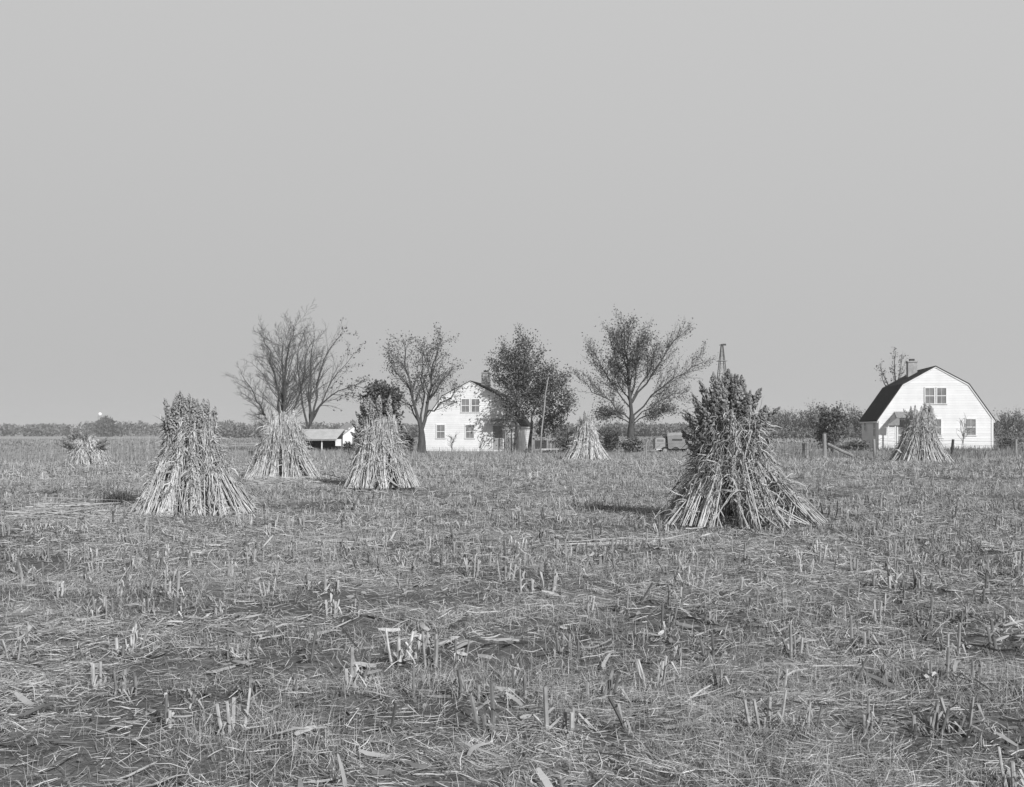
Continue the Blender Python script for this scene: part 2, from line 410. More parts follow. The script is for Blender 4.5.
def shock(label, px, Y, h, prof, shift=(0, 0), n_st=420, n_lf=500, heads=(), loose=0, head_parts=True, stalk_r=.009, sbias=.5, ragged=.12, leaf_t=(.12, .85), leaf_len=(.2, .55), tone=1.0, head_scale=1.0, clump=13, head_tone=1.0, gaps=(), lw=(.010, .028)):
    reseed(label[:12] + str(px)); X = (px - CX) * Y / F_PX; gz = float(gh(X, Y))
    root = thing('corn_shock', label, 'corn shock', (X, Y, gz), 0, 'shocks of cut stalks standing in the field')
    pt = np.array([p[0] for p in prof]); pr = np.array([p[1] for p in prof])
    rad = lambda t: np.interp(t, pt, pr)
    nb = clump
    cen = (np.arange(nb) + U(-.32, .32, nb)) * 2 * PI / nb + U(0, 6); fb = U(.84, 1.10, nb); tb = rng.normal(0, .16, nb)
    K = 7
    g = rng.integers(0, nb, n_st); inner = rng.random(n_st) < .15
    a = cen[g] + rng.normal(0, .085 * 17 / nb, n_st); a[inner] = U(0, 2 * PI, inner.sum())
    s = 1 - sbias * .45 * rng.random(n_st) ** 1.6; s[inner] = U(.35, .8, inner.sum())
    tip = 1 - ragged * rng.random(n_st) ** .7 - .3 * (rng.random(n_st) < .25)
    tw = tb[g] + rng.normal(0, .13, n_st)
    P = np.zeros((n_st, K, 3)); jit = rng.normal(0, .03, (n_st, 2))
    for i in range(K):
        t = tip * (i / (K - 1)) ** .9; r = s * rad(t) * (1 + (fb[g] - 1) * (1 - t / tip) ** 1.3 * (~inner)); an = a + tw * t
        for ga, hw in gaps:
            dlt = (an - ga + PI) % (2 * PI) - PI; k_ = (np.abs(dlt) < hw) & ~inner
            an = np.where(k_, ga + dlt + np.sign(dlt) * (hw - np.abs(dlt)) * np.clip(1.25 - t / .55, 0, 1), an)
        P[:, i, 0] = r * np.cos(an) + shift[0] * t + jit[:, 0] * math.sin(i * 1.3)
        P[:, i, 1] = r * np.sin(an) + shift[1] * t + jit[:, 1] * math.sin(i * 1.1)
        P[:, i, 2] = t * h
    b = MB(); rr = U(.75, 1.25, n_st)[:, None] * stalk_r * np.linspace(1.1, .6, K)[None]
    b.tubes(P, rr, 4, tone=tone * U(.6, 1.25, n_st))
    b.build('stalk_bundle', M['stalk'], root)
    # dry leaves hanging on the outside
    n = n_lf; gi = rng.integers(0, n_st, n); t = leaf_t[0] + (leaf_t[1] - leaf_t[0]) * rng.beta(1.3, 1.3, n)
    q = np.minimum(t / tip[gi], .999) ** (1 / .9) * (K - 1); k0 = q.astype(int); fr = (q - k0)[:, None]
    p0 = P[gi, k0] * (1 - fr) + P[gi, k0 + 1] * fr; a = np.arctan2(p0[:, 1] - shift[1] * t, p0[:, 0] - shift[0] * t)
    L = U(leaf_len[0], leaf_len[1], n)
    p0[:, :2] += np.stack([np.cos(a), np.sin(a)], 1) * U(0, .05, n)[:, None]
    out = np.stack([np.cos(a), np.sin(a), np.zeros(n)], 1); tan = np.stack([-np.sin(a), np.cos(a), np.zeros(n)], 1)
    d = out * U(.05, .7, n)[:, None] + tan * rng.normal(0, .45, n)[:, None] + np.array([0, 0, 1.]) * rng.normal(.0, .55, n)[:, None]
    d /= np.linalg.norm(d, axis=1, keepdims=True)
    k = 5; LP = np.zeros((n, k, 3)); LP[:, 0] = p0; cur = d.copy()
    for i in range(1, k):
        LP[:, i] = LP[:, i - 1] + cur * (L / (k - 1))[:, None]
        cur = cur + np.array([0, 0, -1.]) * U(.2, .9, n)[:, None] + rng.normal(0, .34, (n, 3)); cur /= np.linalg.norm(cur, axis=1, keepdims=True)
    LP[:, :, 2] = np.maximum(LP[:, :, 2], .02 + U(0, .04, (n, 1)))
    sd = np.cross(d, out) + rng.normal(0, .35, (n, 3)); sd /= np.linalg.norm(sd, axis=1, keepdims=True)
    b = MB(); b.ribbons(LP, U(*lw, n)[:, None] * max(1, Y / 28) * np.array([.6, 1, .9, .6, .15])[None], sd, tone * U(.45, 1.3, n))
    b.build('dry_leaves', M['leaf'], root)
    # twine round the waist
    tz = .66; aa = np.linspace(0, 2 * PI, 25)
    rw = rad(tz) * .98
    tp = np.stack([rw * np.cos(aa) + shift[0] * tz, rw * np.sin(aa) + shift[1] * tz, tz * h + .015 * np.sin(aa * 3)], 1)
    b = MB(); b.tubes(tp[None], np.full((1, 25), .006), 4); b.build('twine', M['twine'], root)
    # loose outer stalks
    for i in range(loose):
        a0 = U(-PI * 1.05, PI * .05); t1 = U(.18, .62)
        q0 = np.array([rad(0) * U(.98, 1.1) * math.cos(a0), rad(0) * U(.98, 1.1) * math.sin(a0), 0.01]); a1 = a0 + rng.normal(0, .22)
        rt = rad(t1) * 1.04
        q1 = np.array([rt * math.cos(a1) + shift[0] * t1, rt * math.sin(a1) + shift[1] * t1, t1 * h])
        mid = (q0 + q1) / 2 + np.array([math.cos(a0), math.sin(a0), 0]) * max(0, rad(t1 / 2) - np.linalg.norm((q0 + q1)[:2] / 2)) * .9
        b = MB(); b.tubes(np.array([[q0, mid, q1]]), np.array([[1.2, 1.1, .8]]) * stalk_r * U(.8, 1.2), 6, cap=True, tone=tone * U(.8, 1.2)); b.build('loose_stalk', M['stalk'], root)
    # seed heads: list of (count, t0, t1, rfac0, rfac1, outward lean, angle range)
    hb = MB()
    for (cnt, t0, t1, f0, f1, lean0, lean1, a0, a1) in heads:
        for i in range(cnt):
            t = U(t0, t1); an = U(a0, a1); r = rad(t) * U(f0, f1)
            p = np.array([r * math.cos(an) + shift[0] * t, r * math.sin(an) + shift[1] * t, t * h])
            ln = U(lean0, lean1); dv = Vector((math.cos(an) * math.sin(ln) + rng.normal(0, .12), math.sin(an) * math.sin(ln) + rng.normal(0, .12), math.cos(ln)))
            q = dv.to_track_quat('Z', 'Y'); s = U(.75, 1.25) * head_scale; k = rng.integers(3)
            if head_parts:
                o = bpy.data.objects.new('seed_head', (HMP if head_tone > 1 else HM)[k]); col.objects.link(o); o.parent = root
                o.location = [float(c) for c in p]; o.rotation_euler = q.to_euler(); o.scale = (s, s, s * U(.85, 1.2))
            else:
                V = np.concatenate(HB[k].V) * s @ np.array(q.to_matrix()).T + p
                hb.V.append(V); hb.T.append(np.concatenate(HB[k].T) * head_tone * U(.7, 1.3))
                for f, m in HB[k].Fc: hb.Fc.append((np.asarray(f) + hb.n, 0))
                hb.n += len(V)
    if hb.n: hb.build('seed_heads', M['head'], root)
    return root

A2 = 2 * PI
shock('large shock nearest the camera, dark bushy heads above a wide skirt of stalks', 738, 18.0, 2.02,
      [(0, 1.37), (.12, 1.12), (.3, .84), (.5, .57), (.66, .49), (.8, .52), (1, .46)], (-.18, 0), 620, 3600,
      [(32, .78, .93, .5, .98, .03, .3, 0, A2), (20, .60, .84, .75, .98, .25, .6, PI * .55, PI * 1.5), (16, .46, .74, .85, 1.0, .45, .85, PI * .75, PI * 1.25), (24, .88, 1.02, .05, .7, .0, .22, 0, A2), (12, .52, .78, .9, 1.05, .4, .9, PI, A2)],
      22, True, .0085, .55, .3, (.05, .97), (.18, .55), .84, 1.28, 19, gaps=((-PI * .5 - .40, .24), (-PI * .5 + .70, .30), (-PI * .5 + .14, .13)), lw=(.010, .030))
shock('tall pale conical shock at the left with upright heads', 194, 20.2, 1.98,
      [(0, 1.16), (.15, .98), (.35, .74), (.6, .50), (.8, .44), (1, .38)], (-.08, 0), 760, 2400,
      [(36, .74, .93, .75, 1.05, .02, .2, 0, A2), (18, .86, .97, .1, .7, .0, .15, 0, A2), (5, .66, .8, .9, 1.02, .05, .25, PI * .7, PI * 1.3)],
      18, True, .0075, .45, .25, (.0, .92), (.12, .4), .86, 1.0, 21, head_tone=1.01, gaps=((-PI * .5 - .75, .14), (-PI * .5 + .55, .13)))
shock('pale shock between the bare twin trees and the left shock', 284, 35, 2.1,
      [(0, 1.25), (.15, 1.04), (.4, .82), (.7, .66), (1, .46)], (-.02, 0), 620, 1500,
      [(16, .8, .95, .4, 1.0, .0, .2, 0, A2)], 10, False, .010, .45, .2, (.0, .96), (.15, .45), .88, .85, 18, head_tone=1.5)
shock('shock with heads leaning up to the left in front of the dark cedar', 380, 29, 2.02,
      [(0, 1.06), (.2, .82), (.4, .68), (.6, .55), (.8, .46), (1, .40)], (.0, 0), 620, 1500,
      [(26, .74, .95, .3, 1.0, .1, .5, PI * .55, PI * 1.35), (12, .6, .75, .8, 1.1, .5, .9, PI * .8, PI * 1.3), (10, .84, 1.0, .2, .9, .0, .2, 0, A2)], 12, False, .0095, .45, .2, (.0, .92), (.15, .45), .86, 1.2, 15, head_tone=1.4, gaps=((-PI * .5 + .5, .22), (-PI * .5 - 1.0, .2)))
shock('small distant shock between the leafy yard tree and the broad spreading tree', 585, 56, 2.2,
      [(0, 1.3), (.2, .98), (.45, .7), (.7, .56), (1, .45)], (.05, 0), 460, 800,
      [(16, .8, .97, .3, 1.0, .0, .2, 0, A2)], 8, False, .015, .45, .2, (.0, .95), (.2, .5), .95, 1.1, 15, head_tone=1.3)
shock('broad shock at the right in front of the near white house', 920, 52, 2.62,
      [(0, 1.55), (.2, 1.18), (.45, .86), (.7, .66), (1, .58)], (.02, 0), 640, 1100,
      [(26, .82, .97, .3, 1.0, .0, .2, 0, A2)], 10, False, .015, .45, .15, (.0, .97), (.2, .5), .85, 1.1, 17, head_tone=1.3)
shock('low slumped shock at the far left with its dark heads fallen to one side', 90, 46.5, 1.3,
      [(0, .95), (.3, .78), (.6, .62), (.85, .55), (1, .5)], (-.25, 0), 380, 900,
      [(18, .55, .9, .8, 1.2, .8, 1.3, PI * .75, PI * 1.3), (14, .8, 1.0, .2, 1.0, .2, .8, 0, A2), (8, .6, .8, .7, 1.1, .9, 1.3, -.6, .3)], 6, False, .012, .5, .3, (.0, .95), (.2, .5), .95, 1.2, 11, head_tone=.9)

def weed_clump(label, px, py, wpx, n, h0, h1, tone):
    Y = F_PX * EYE / (py - HY); X = (px - CX) * Y / F_PX; w = wpx * Y / F_PX
    b = MB(); grass_batch(b, X + rng.normal(0, w * .25, n), Y + rng.normal(0, w * .22, n), h0, h1, .01, .03, 4, t0=tone * .6, t1=tone * 1.3, lean=.5)
    return tag(b.build('weed_clump', M['weed']), label, 'weeds')
weed_clump('dark leafy weed clump growing just left of the tall pale shock', 120, 506, 34, 520, .10, .38, .35)
def stalk_heap(label, px, py, wpx, n, hgt, dirn, spread=.35, slen=(1.0, 2.2)):
    Y = F_PX * EYE / (py - HY); X = (px - CX) * Y / F_PX; w = wpx * Y / F_PX
    b = MB(); xs = rng.normal(0, w * .27, n); ys = rng.normal(0, w * .2, n); a = dirn + rng.normal(0, spread, n); L = U(*slen, n) * .5
    z0 = gh(X + xs, Y + ys) + np.abs(rng.normal(0, hgt * .5, n)) * np.exp(-(xs / (w * .4)) ** 2) + .012
    d = np.stack([np.cos(a), np.sin(a), rng.normal(0, .10, n)], 1)
    c = np.stack([X + xs, Y + ys, z0], 1)
    P = np.stack([c - d * L[:, None], c + rng.normal(0, .02, (n, 3)), c + d * L[:, None]], 1)
    P[:, :, 2] = np.maximum(P[:, :, 2], gh(P[:, :, 0], P[:, :, 1]) + .008)
    b.tubes(P, U(.004, .010, n)[:, None] * np.array([1.1, 1, .6])[None] * max(1, Y / 26), 5, cap=True, tone=U(.45, 1.0, n))
    C = np.repeat(c, 2, 0); m = len(C)
    o = b.build('stalk_heap', M['stalk'])
    return tag(o, label, 'stalk heap', 'loose heaps of fallen stalks')
stalk_heap('heap of fallen stalks lying left of the tall pale shock at the frame edge', 75, 520, 95, 150, .30, .1, .7, (.4, 1.5))
stalk_heap('flat spread of fallen stalks lying just in front of the shock by the twin trees', 290, 484, 95, 120, .16, .05, .6, (.5, 1.8))
stalk_heap('thin line of fallen stalks lying left of the largest shock', 630, 541, 120, 16, .03, .06, .25, (.5, 1.6))
stalk_heap('thin scatter of long fallen stalks lying below the pale left shock', 330, 545, 130, 18, .03, .02, .3, (.5, 1.6))
stalk_heap('loose fallen stalks lying at the right foreground', 790, 690, 260, 16, .04, .05, .7, (.3, .8))

# ------------------------------------------------------------------ trees
def norm(v): return v / (np.linalg.norm(v) + 1e-12)
class Tree:
    """limbs are traced polylines, finer branches grow from them"""
    def __init__(s): s.lv = {}; s.tips = []
    def add(s, P, r0, r1, lev):
        s.lv.setdefault((lev, len(P)), []).append((P, np.linspace(r0, r1, len(P))))
    def grow(s, P, r0, r1, lev, mx, dens, ratio, ang=(.35, .9), up=.25, t0=.25, minlen=.3):
        seg = np.linalg.norm(np.diff(P, axis=0), axis=1); L = seg.sum(); cum = np.concatenate([[0], np.cumsum(seg)])
        s.add(P, r0, r1, lev)
        if lev >= mx: s.tips.append(P); return
        n = max(2, int(dens * L ** .6 * U(.8, 1.2)))
        for i in range(n):
            t = t0 + (1 - t0) * (i + U(0, 1)) / n; q = t * L; k = min(len(seg) - 1, np.searchsorted(cum, q) - 1); k = max(0, k)
            p = P[k] + (P[k + 1] - P[k]) * (q - cum[k]) / seg[k]; T = norm(P[k + 1] - P[k])
            ax = rng.normal(size=3); ax = norm(ax - T * ax.dot(T))
            an = U(*ang); d = norm(T * math.cos(an) + ax * math.sin(an) + np.array([0, 0, up * .5]))
            l = L * ratio * (1.05 - .55 * t) * U(.6, 1.2)
            if l < minlen: l = minlen * U(.7, 1.1)
            pts = [p]; m = 4 if lev < 2 else 3
            for j in range(m): 
                pts.append(pts[-1] + d * l / m); d = norm(d + rng.normal(0, .10, 3) + np.array([0, 0, up * .35]))
            rr = (r0 + (r1 - r0) * t) * U(.32, .52)
            s.grow(np.array(pts), max(rr, .009), max(rr * .35, .006), lev + 1, mx, dens, ratio, ang, up, .15, minlen)
    def build(s, root, nl=0, leafmat='foliage', lsize=.09, leafsel=None, cut=1, clump=.25, lt=(.5, 1.6)):
        b = MB(); c = MB()
        for (lev, k), items in s.lv.items():
            P = np.array([i[0] for i in items]); Rr = np.array([i[1] for i in items])
            (b if lev <= cut else c).tubes(P, Rr, 7 if lev == 0 else (5 if lev == 1 else 3), tone=U(.85, 1.15, len(P)))
        b.build('trunk', M['bark'], root, smooth=True)
        if nl and s.tips:
            tp = np.concatenate([t[1:] for t in s.tips])
            if leafsel is not None:
                w = leafsel(tp); w = w / w.sum(); idx = rng.choice(len(tp), nl, p=w)
            else: idx = rng.integers(0, len(tp), nl)
            c.leaves(tp[idx] + rng.normal(0, clump, (nl, 3)), U(lsize * .6, lsize * 1.3, nl), U(*lt, nl), 1)
        if c.n: c.build('crown', [M['twig'], M[leafmat]], root)

def trace(pts, X0, Y, gz, dz, s, wob=.10):
    """photo-plane limb (pixels) -> local metres; dz gives the limb its own spread in depth"""
    out = []
    n = len(pts)
    for i, (px, py) in enumerate(pts):
        w = W(px, py, Y); out.append([w[0] - X0, dz * s * (i / (n - 1)) ** 1.2, w[2] - gz])
    P = np.array(out)
    # resample & wobble
    t = np.linspace(0, n - 1, max(6, n * 2)); Q = np.stack([np.interp(t, np.arange(n), P[:, j]) for j in range(3)], 1)
    Q[1:-1] += rng.normal(0, wob, (len(Q) - 2, 3)); return Q
def traced_tree(name, label, base, Y, limbs, trunk=None, r=.3, dens=5.5, ratio=.42, mx=4, ang=(.35, .85), up=.25, group=None, cat='tree', limb_r=.55, **kw):
    reseed(name + str(base[0])); px, py = base; X0 = (px - CX) * Y / F_PX; gz = float(gh(X0, Y))
    root = thing(name, label, cat, (X0, Y, gz - .05), 0, group)
    t = Tree(); s = Y / F_PX
    if trunk:
        P = trace([base] + trunk, X0, Y, gz, 0, s, .015); P[0] = (0, 0, -.1)
        t.add(P, r * 1.25, r * .62, 0)
    for (pts, dz, k) in limbs:
        P = trace(pts, X0, Y, gz, dz, s)
        if not trunk: P[0] = np.array([P[0][0], 0, -.1])
        t.grow(P, r * limb_r * k, .02, 1 if trunk else 0, mx, dens, ratio, ang, up)
    t.build(root, **kw)
    return root

right_of = lambda x0: (lambda p: np.clip((p[:, 0] - x0), .02, 3) + .03)
traced_tree('bare_tree', 'tall bare tree with wide forked limbs behind the second shock, left of its twin', (278, 449), 96, [
    ([(277, 447), (272, 428), (264, 411), (255, 396), (254, 386), (247, 376)], -18, .6),
    ([(277, 447), (278, 415), (275, 390), (271, 365), (268, 352), (261, 336)], 12, .8),
    ([(278, 447), (283, 410), (286, 385), (288, 350), (291, 345), (295, 326)], -8, .9),
    ([(278, 447), (281, 405), (281, 375), (277, 352), (279, 335)], 25, .7),
    ([(279, 447), (290, 412), (300, 388), (303, 360), (309, 340)], 15, .65),
    ([(277, 447), (268, 420), (260, 413), (250, 414)], 20, .35)],
    r=.34, dens=6.0, ratio=.40, mx=3, up=.10, ang=(.35, .95), limb_r=.5, nl=0)
traced_tree('bare_tree', 'bare many stemmed tree with a few leaves on its right side, left of the cedar', (302, 450), 112, [
    ([(308, 427), (303, 402), (298, 375), (295, 350), (303, 328)], 10, .7),
    ([(310, 426), (311, 400), (313, 368), (317, 336)], -12, .8),
    ([(310, 424), (315, 405), (318, 378), (326, 350), (342, 332)], 8, .8),
    ([(311, 422), (320, 405), (335, 392), (352, 386), (366, 388)], -10, .6),
    ([(311, 420), (319, 400), (332, 375), (350, 352)], 22, .6),
    ([(310, 424), (307, 405), (306, 375), (308, 350)], 25, .6)],
    [(303, 440), (308, 425)], r=.34, dens=5.8, ratio=.40, mx=3, ang=(.35, .95), up=.10, nl=500, lsize=.13, leafsel=right_of(3.2), clump=.15)
traced_tree('forked_tree', 'tall thinly leaved tree with a deep V fork beside the far white house', (421, 457), 80, [
    ([(421, 430), (416, 408), (410, 382), (405, 357), (403, 340)], -6, .9),
    ([(422, 428), (427, 405), (430, 378), (436, 355), (440, 338)], 8, .95),
    ([(424, 416), (436, 405), (448, 398), (460, 388)], -14, .5),
    ([(426, 402), (440, 385), (452, 365)], 14, .5),
    ([(418, 420), (406, 403), (394, 394)], 10, .45),
    ([(413, 395), (400, 375), (390, 355)], -12, .45),
    ([(421, 426), (424, 400), (420, 370), (425, 345)], 22, .6)],
    [(422, 444), (421, 428)], r=.34, dens=6.4, ratio=.40, mx=3, ang=(.4, 1.0), up=.08, limb_r=.48, nl=4200, lsize=.075, clump=.22)
def rand_limbs(px, ytrunk, n, rx, ytop, ylow, dzr=15):
    out = []
    for i in range(n):
        f = i / (n - 1); a = -1 + 2 * ((i * .618) % 1); yt = ylow + (ytop - ylow) * f; y0 = ytrunk - (ytrunk - ytop) * .5 * f
        w = rx * math.sin(PI * min(1, .25 + .62 * (1 - f))) 
        out.append(([(px, y0), (px + a * w * .5, y0 + (yt - y0) * .55 + 2), (px + a * w, yt)], U(-dzr, dzr), .55))
    return out
traced_tree('leafy_tree', 'dark leafy round tree standing in front of the far white house', (515, 453), 91.6,
    rand_limbs(518, 422, 20, 30, 344, 413) + [([(516, 424), (518, 395), (516, 365), (518, 340)], 0, .8)],
    [(516, 440), (516, 422)], r=.16, dens=4.5, ratio=.36, mx=3, nl=10500, lsize=.095, clump=.28, limb_r=.6)
traced_tree('leafy_tree', 'smaller dark leafy tree behind the leaning pole', (529, 451), 91,
    rand_limbs(550, 416, 18, 28, 372, 432) + [([(531, 424), (538, 400), (548, 372)], 0, .8)],
    [(530, 440), (532, 420)], r=.16, dens=4.5, ratio=.36, mx=3, nl=7000, lsize=.095, clump=.28, limb_r=.6)
traced_tree('spreading_tree', 'broad spreading tree with half its leaves gone, left of the truck', (629, 454), 82, [
    ([(631, 420), (615, 405), (595, 393), (577, 377)], -10, .6), ([(631, 408), (614, 383), (600, 362), (590, 350)], 10, .6),
    ([(631, 392), (620, 370), (612, 347), (608, 334)], -14, .6), ([(632, 419), (631, 385), (627, 350), (624, 326)], 3, 1.5),
    ([(630, 385), (636, 362), (641, 345), (646, 332)], -6, .6), ([(632, 402), (648, 380), (666, 352), (686, 331)], 10, .8),
    ([(633, 415), (656, 392), (680, 374), (702, 362)], -8, .65), ([(633, 421), (655, 404), (675, 394), (690, 390)], 18, .5),
    ([(632, 424), (618, 414), (600, 414)], 14, .5), ([(632, 400), (645, 380), (655, 360), (662, 343)], 28, .6),
    ([(631, 404), (624, 388), (618, 367)], 30, .6), ([(633, 424), (650, 414), (668, 410)], -16, .45), ([(629, 372), (622, 352), (617, 332)], 12, .4), ([(631, 396), (634, 372), (634, 346)], -24, .5)],
    [(631, 436), (632, 414)], r=.33, dens=8.4, ratio=.40, mx=3, ang=(.35, .9), up=.34, limb_r=.34, nl=13500, lsize=.07, clump=.22,
    leafsel=lambda p: np.exp(-((p[:, 0] + .3) / 2.4) ** 2) + .25 + 1.5 * np.exp(-((p[:, 2] - 3.2) / 1.0) ** 2))
traced_tree('small_tree', 'thin nearly bare tree rising behind the roof of the near white house', (893, 447), 104, [
    ([(893, 400), (888, 380), (884, 362)], 10, .7), ([(893, 402), (894, 375), (893, 352)], -8, .8), ([(893, 400), (900, 375), (904, 354)], 6, .7), ([(893, 405), (884, 385), (878, 376)], -12, .5)],
    [(893, 425), (893, 400)], r=.22, dens=3.6, ratio=.36, mx=3, nl=280, lsize=.09, clump=.14)
traced_tree('small_tree', 'small dark leafy tree behind the braced fence post', (833, 455), 68,
    rand_limbs(832, 440, 12, 15, 410, 442, 18) + [([(833, 440), (826, 425), (822, 411)], 0, .8)],
    [(833, 448), (833, 440)], r=.09, dens=4, ratio=.36, mx=3, nl=1500, lsize=.10, clump=.14, limb_r=.7)

def cedar(label, px, py, Y, hpx, wpx, n, lobes, name='cedar', leafmat='evergreen', cat='tree', size=.13):
    X0 = (px - CX) * Y / F_PX; gz = float(gh(X0, Y)); s = Y / F_PX; h = hpx * s; w = wpx * s
    root = thing(name, label, cat, (X0, Y, gz), 0)
    b = MB(); b.tubes(np.array([[[0, 0, -.1], [0, 0, h * .5], [.05, 0, h * .9]]]), np.array([[.16, .1, .02]]) * max(.4, h / 6), 6)
    C = []
    for (ox, oz, rx, rz, k) in lobes:
        m = int(n * k); u = rng.normal(size=(m, 3)); u /= np.linalg.norm(u, axis=1, keepdims=True); rr = rng.random(m)[:, None] ** .45
        # uneven surface: spiky tufts
        q = u * rr * (1 + .35 * (vn(u[:, 0] * 4 + 9 + ox * 7, u[:, 2] * 5 + u[:, 1] * 3) - .5))[:, None] * np.array([rx * w, rx * w, rz * h]) + np.array([ox * w, rng.normal(0, .1) * w, oz * h])
        C.append(q)
        for j in range(int(7 * k * 4)):
            d = norm(rng.normal(size=3) + np.array([0, 0, .4])); e = np.array([ox * w, 0, oz * h]) + d * np.array([rx * w, rx * w, rz * h]) * U(.9, 1.15)
            b.tubes(np.array([[[0, 0, max(.1, oz * h * .7)], (np.array([0, 0, max(.1, oz * h * .8)]) + e) / 2, e]]), np.array([[.03, .02, .008]]), 3)
            C.append(e + rng.normal(0, .12, (20, 3)))
    C = np.concatenate(C); C = C[C[:, 2] > .05]
    b.build('trunk', M['bark'], root)
    c = MB(); c.leaves(C, U(size * .6, size * 1.3, len(C)), U(.5, 1.6, len(C)), 0, 0, .5); c.build('crown', M[leafmat], root)
    return root
cedar('dark dense cedar standing behind the shock with leaning heads', 381, 455, 66, 73, 21, 1500,
      [(-.2, .55, .75, .40, 1), (.3, .6, .7, .38, .9), (-.05, .85, .5, .16, .35), (.15, .3, .9, .3, .8), (.35, .82, .35, .14, .2)])
for lab, px, py, Y, hp, wp, n, mt in (
    ('grey brushy shrub in front of the small white gabled shed', 351, 453, 88, 11, 8, 200, 'woods'),
    ('low dark shrub beside the trunk of the forked tree', 405, 455, 82, 20, 9, 420, 'woods'),
    ('dark shrub behind the small distant shock', 567, 453, 86, 28, 14, 520, 'woods'),
    ('low dark shrub at the left wall of the near white house', 855, 452, 80, 9, 12, 260, 'foliage'),
    ('low dark shrub past the right corner of the near white house', 1008, 450, 84, 12, 12, 300, 'foliage'),
    ('thin grey shrub between the two trunks under the leafy trees', 607, 455, 88, 26, 13, 380, 'woods'),
    ('brushy suckers round the trunk of the broad spreading tree', 633, 456, 80, 18, 10, 300, 'woods')):
    cedar(lab, px, py, Y, hp, wp, n, [(0, .45, .9, .5, .7), (-.4, .35, .6, .35, .3), (.4, .4, .55, .4, .3)], 'shrub', mt, 'shrub', .10)
def sapling(label, px, py, Y, ytop, n=3, spread=5):
    traced_tree('sapling', label, (px, py), Y, [([(px, py), (px + U(-1, 1) * spread * .4, (py + ytop) / 2), (px + (i / max(1, n - 1) - .5) * 2 * spread, ytop + U(0, 6))], U(-8, 8), .9) for i in range(n)], r=.012, dens=4.5, ratio=.3, mx=2, ang=(.3, .7), cat='sapling', limb_r=1)
sapling('thin bare sapling left of the lower right window of the near white house', 963, 450, 78, 417, 3, 4)
sapling('thin bare sapling against the front wall of the far white house', 452, 456, 80, 433, 3, 4)
sapling('wispy bare sapling between the far house porch and the window', 481, 456, 82, 434, 3, 3)
sapling('twiggy bare sapling left of the leafy round tree', 507, 456, 80, 438, 2, 2)

# far woods
def woods(name, label, specs, size):
    b = MB()
    for (x, y, h, w, n, tn) in specs:
        z = float(gh(x, y)); u = rng.normal(size=(n, 3)); u /= np.linalg.norm(u, axis=1, keepdims=True); rr = rng.random(n)[:, None] ** .5
        C = u * rr * np.array([w, w, h * .52]) + np.array([x, y, z + h * .5]); C[:, 2] = np.maximum(C[:, 2], z + .2)
        b.leaves(C, U(size * .5, size * 1.3, n), tn * U(.6, 1.4, n), 0, 0, .45)
        b.tubes(np.array([[[x, y, z - .3], [x, y, z + h * .7]]]), np.array([[.25, .08]]), 4, tone=.8)
    return tag(b.build(name, M['woods']), label, 'woods', kind='stuff')
sp = []
for i in range(420):
    px = U(-120, 1150); Y = U(640, 780); x = (px - CX) * Y / F_PX
    h = 5.5 + 6.5 * fbm(np.array(px / 25.), np.array(1.5)) * U(.7, 1.1)
    sp.append((x, Y, float(h), U(3.5, 7), 130, U(.8, 1.1)))
for i in range(12): 
    px = 104 + rng.normal(0, 7); Y = 620; sp.append(((px - CX) * Y / F_PX, Y, 12.5 - abs(px - 106) * .35, 3.5, 150, .7))
woods('far_woods', 'distant low line of hazy woods along the horizon', sp, 1.1)
sp = []
for i in range(150):
    px = U(205, 470) if i < 75 else U(540, 720); Y = U(400, 470); x = (px - CX) * Y / F_PX
    sp.append((x, Y, U(4.4, 6.2) + (.6 if px < 300 else 0), U(3, 6), 150, U(.8, 1.1)))
woods('middle_woods', 'low belt of woods on the rise behind the farmyards', sp, .8)

# bare trees of the hedgerow at the right
def hedge_proto(seed):
    global rng
    keep = rng; rng = np.random.default_rng(seed)
    root = thing('hedgerow_tree', 'x', 'tree', (0, 0, 0))
    t = Tree(); h = 6.5
    t.add(np.array([[0, 0, -.2], [.05, 0, 1.0], [0, .05, 1.8]]), .2, .15, 0)
    for i in range(9):
        a = i * 2.4; e = U(.15, .75); d = np.array([math.cos(a) * math.sin(e), math.sin(a) * math.sin(e), math.cos(e)])
        z0 = U(.8, 1.8); L = h * U(.5, .75); P = np.array([[0, 0, z0] + d * L * q + np.array([0, 0, .06 * L * q * q]) for q in (0, .33, .66, 1)])
        t.grow(P, .1, .03, 1, 3, 4.2, .42, (.3, .8), .3, .2)
    t.build(root, nl=600, leafmat='woods', lsize=.16, clump=.3)
    rng = keep; return root
protos = [hedge_proto(s) for s in (21, 22, 23)]
HL = ['grey bare hedgerow tree in the row between the largest shock and the near house']
hp = [(742, 1.0), (752, 1.02), (760, .95), (769, 1.1), (778, 1.0), (787, 1.12), (796, .98), (804, 1.05), (813, 1.22), (822, 1.0), (829, 1.18), (838, .95), (846, 1.05), (856, 1.1), (866, 1.0), (998, .95), (1008, 1.0), (1019, 1.05), (1030, 1.0)]
for i, (px, s) in enumerate(hp):
    o = protos[i] if i < 3 else copy_tree(protos[i % 3])
    Y = U(200, 235); x = (px - CX) * Y / F_PX
    o.location = (x, Y, float(gh(x, Y)) - .1); o.rotation_euler = (0, 0, U(0, 6)); s *= .95; o.scale = (s * 1.1, s * 1.1, s)
    if px < 900: tag(o, HL[0], 'tree', 'bare trees of the hedgerow left of the near house')
    else: tag(o, 'grey bare tree in the row behind the right end of the near house', 'tree', 'bare trees right of the near house')
tag(protos[0], HL[0]); 
brush = MB()
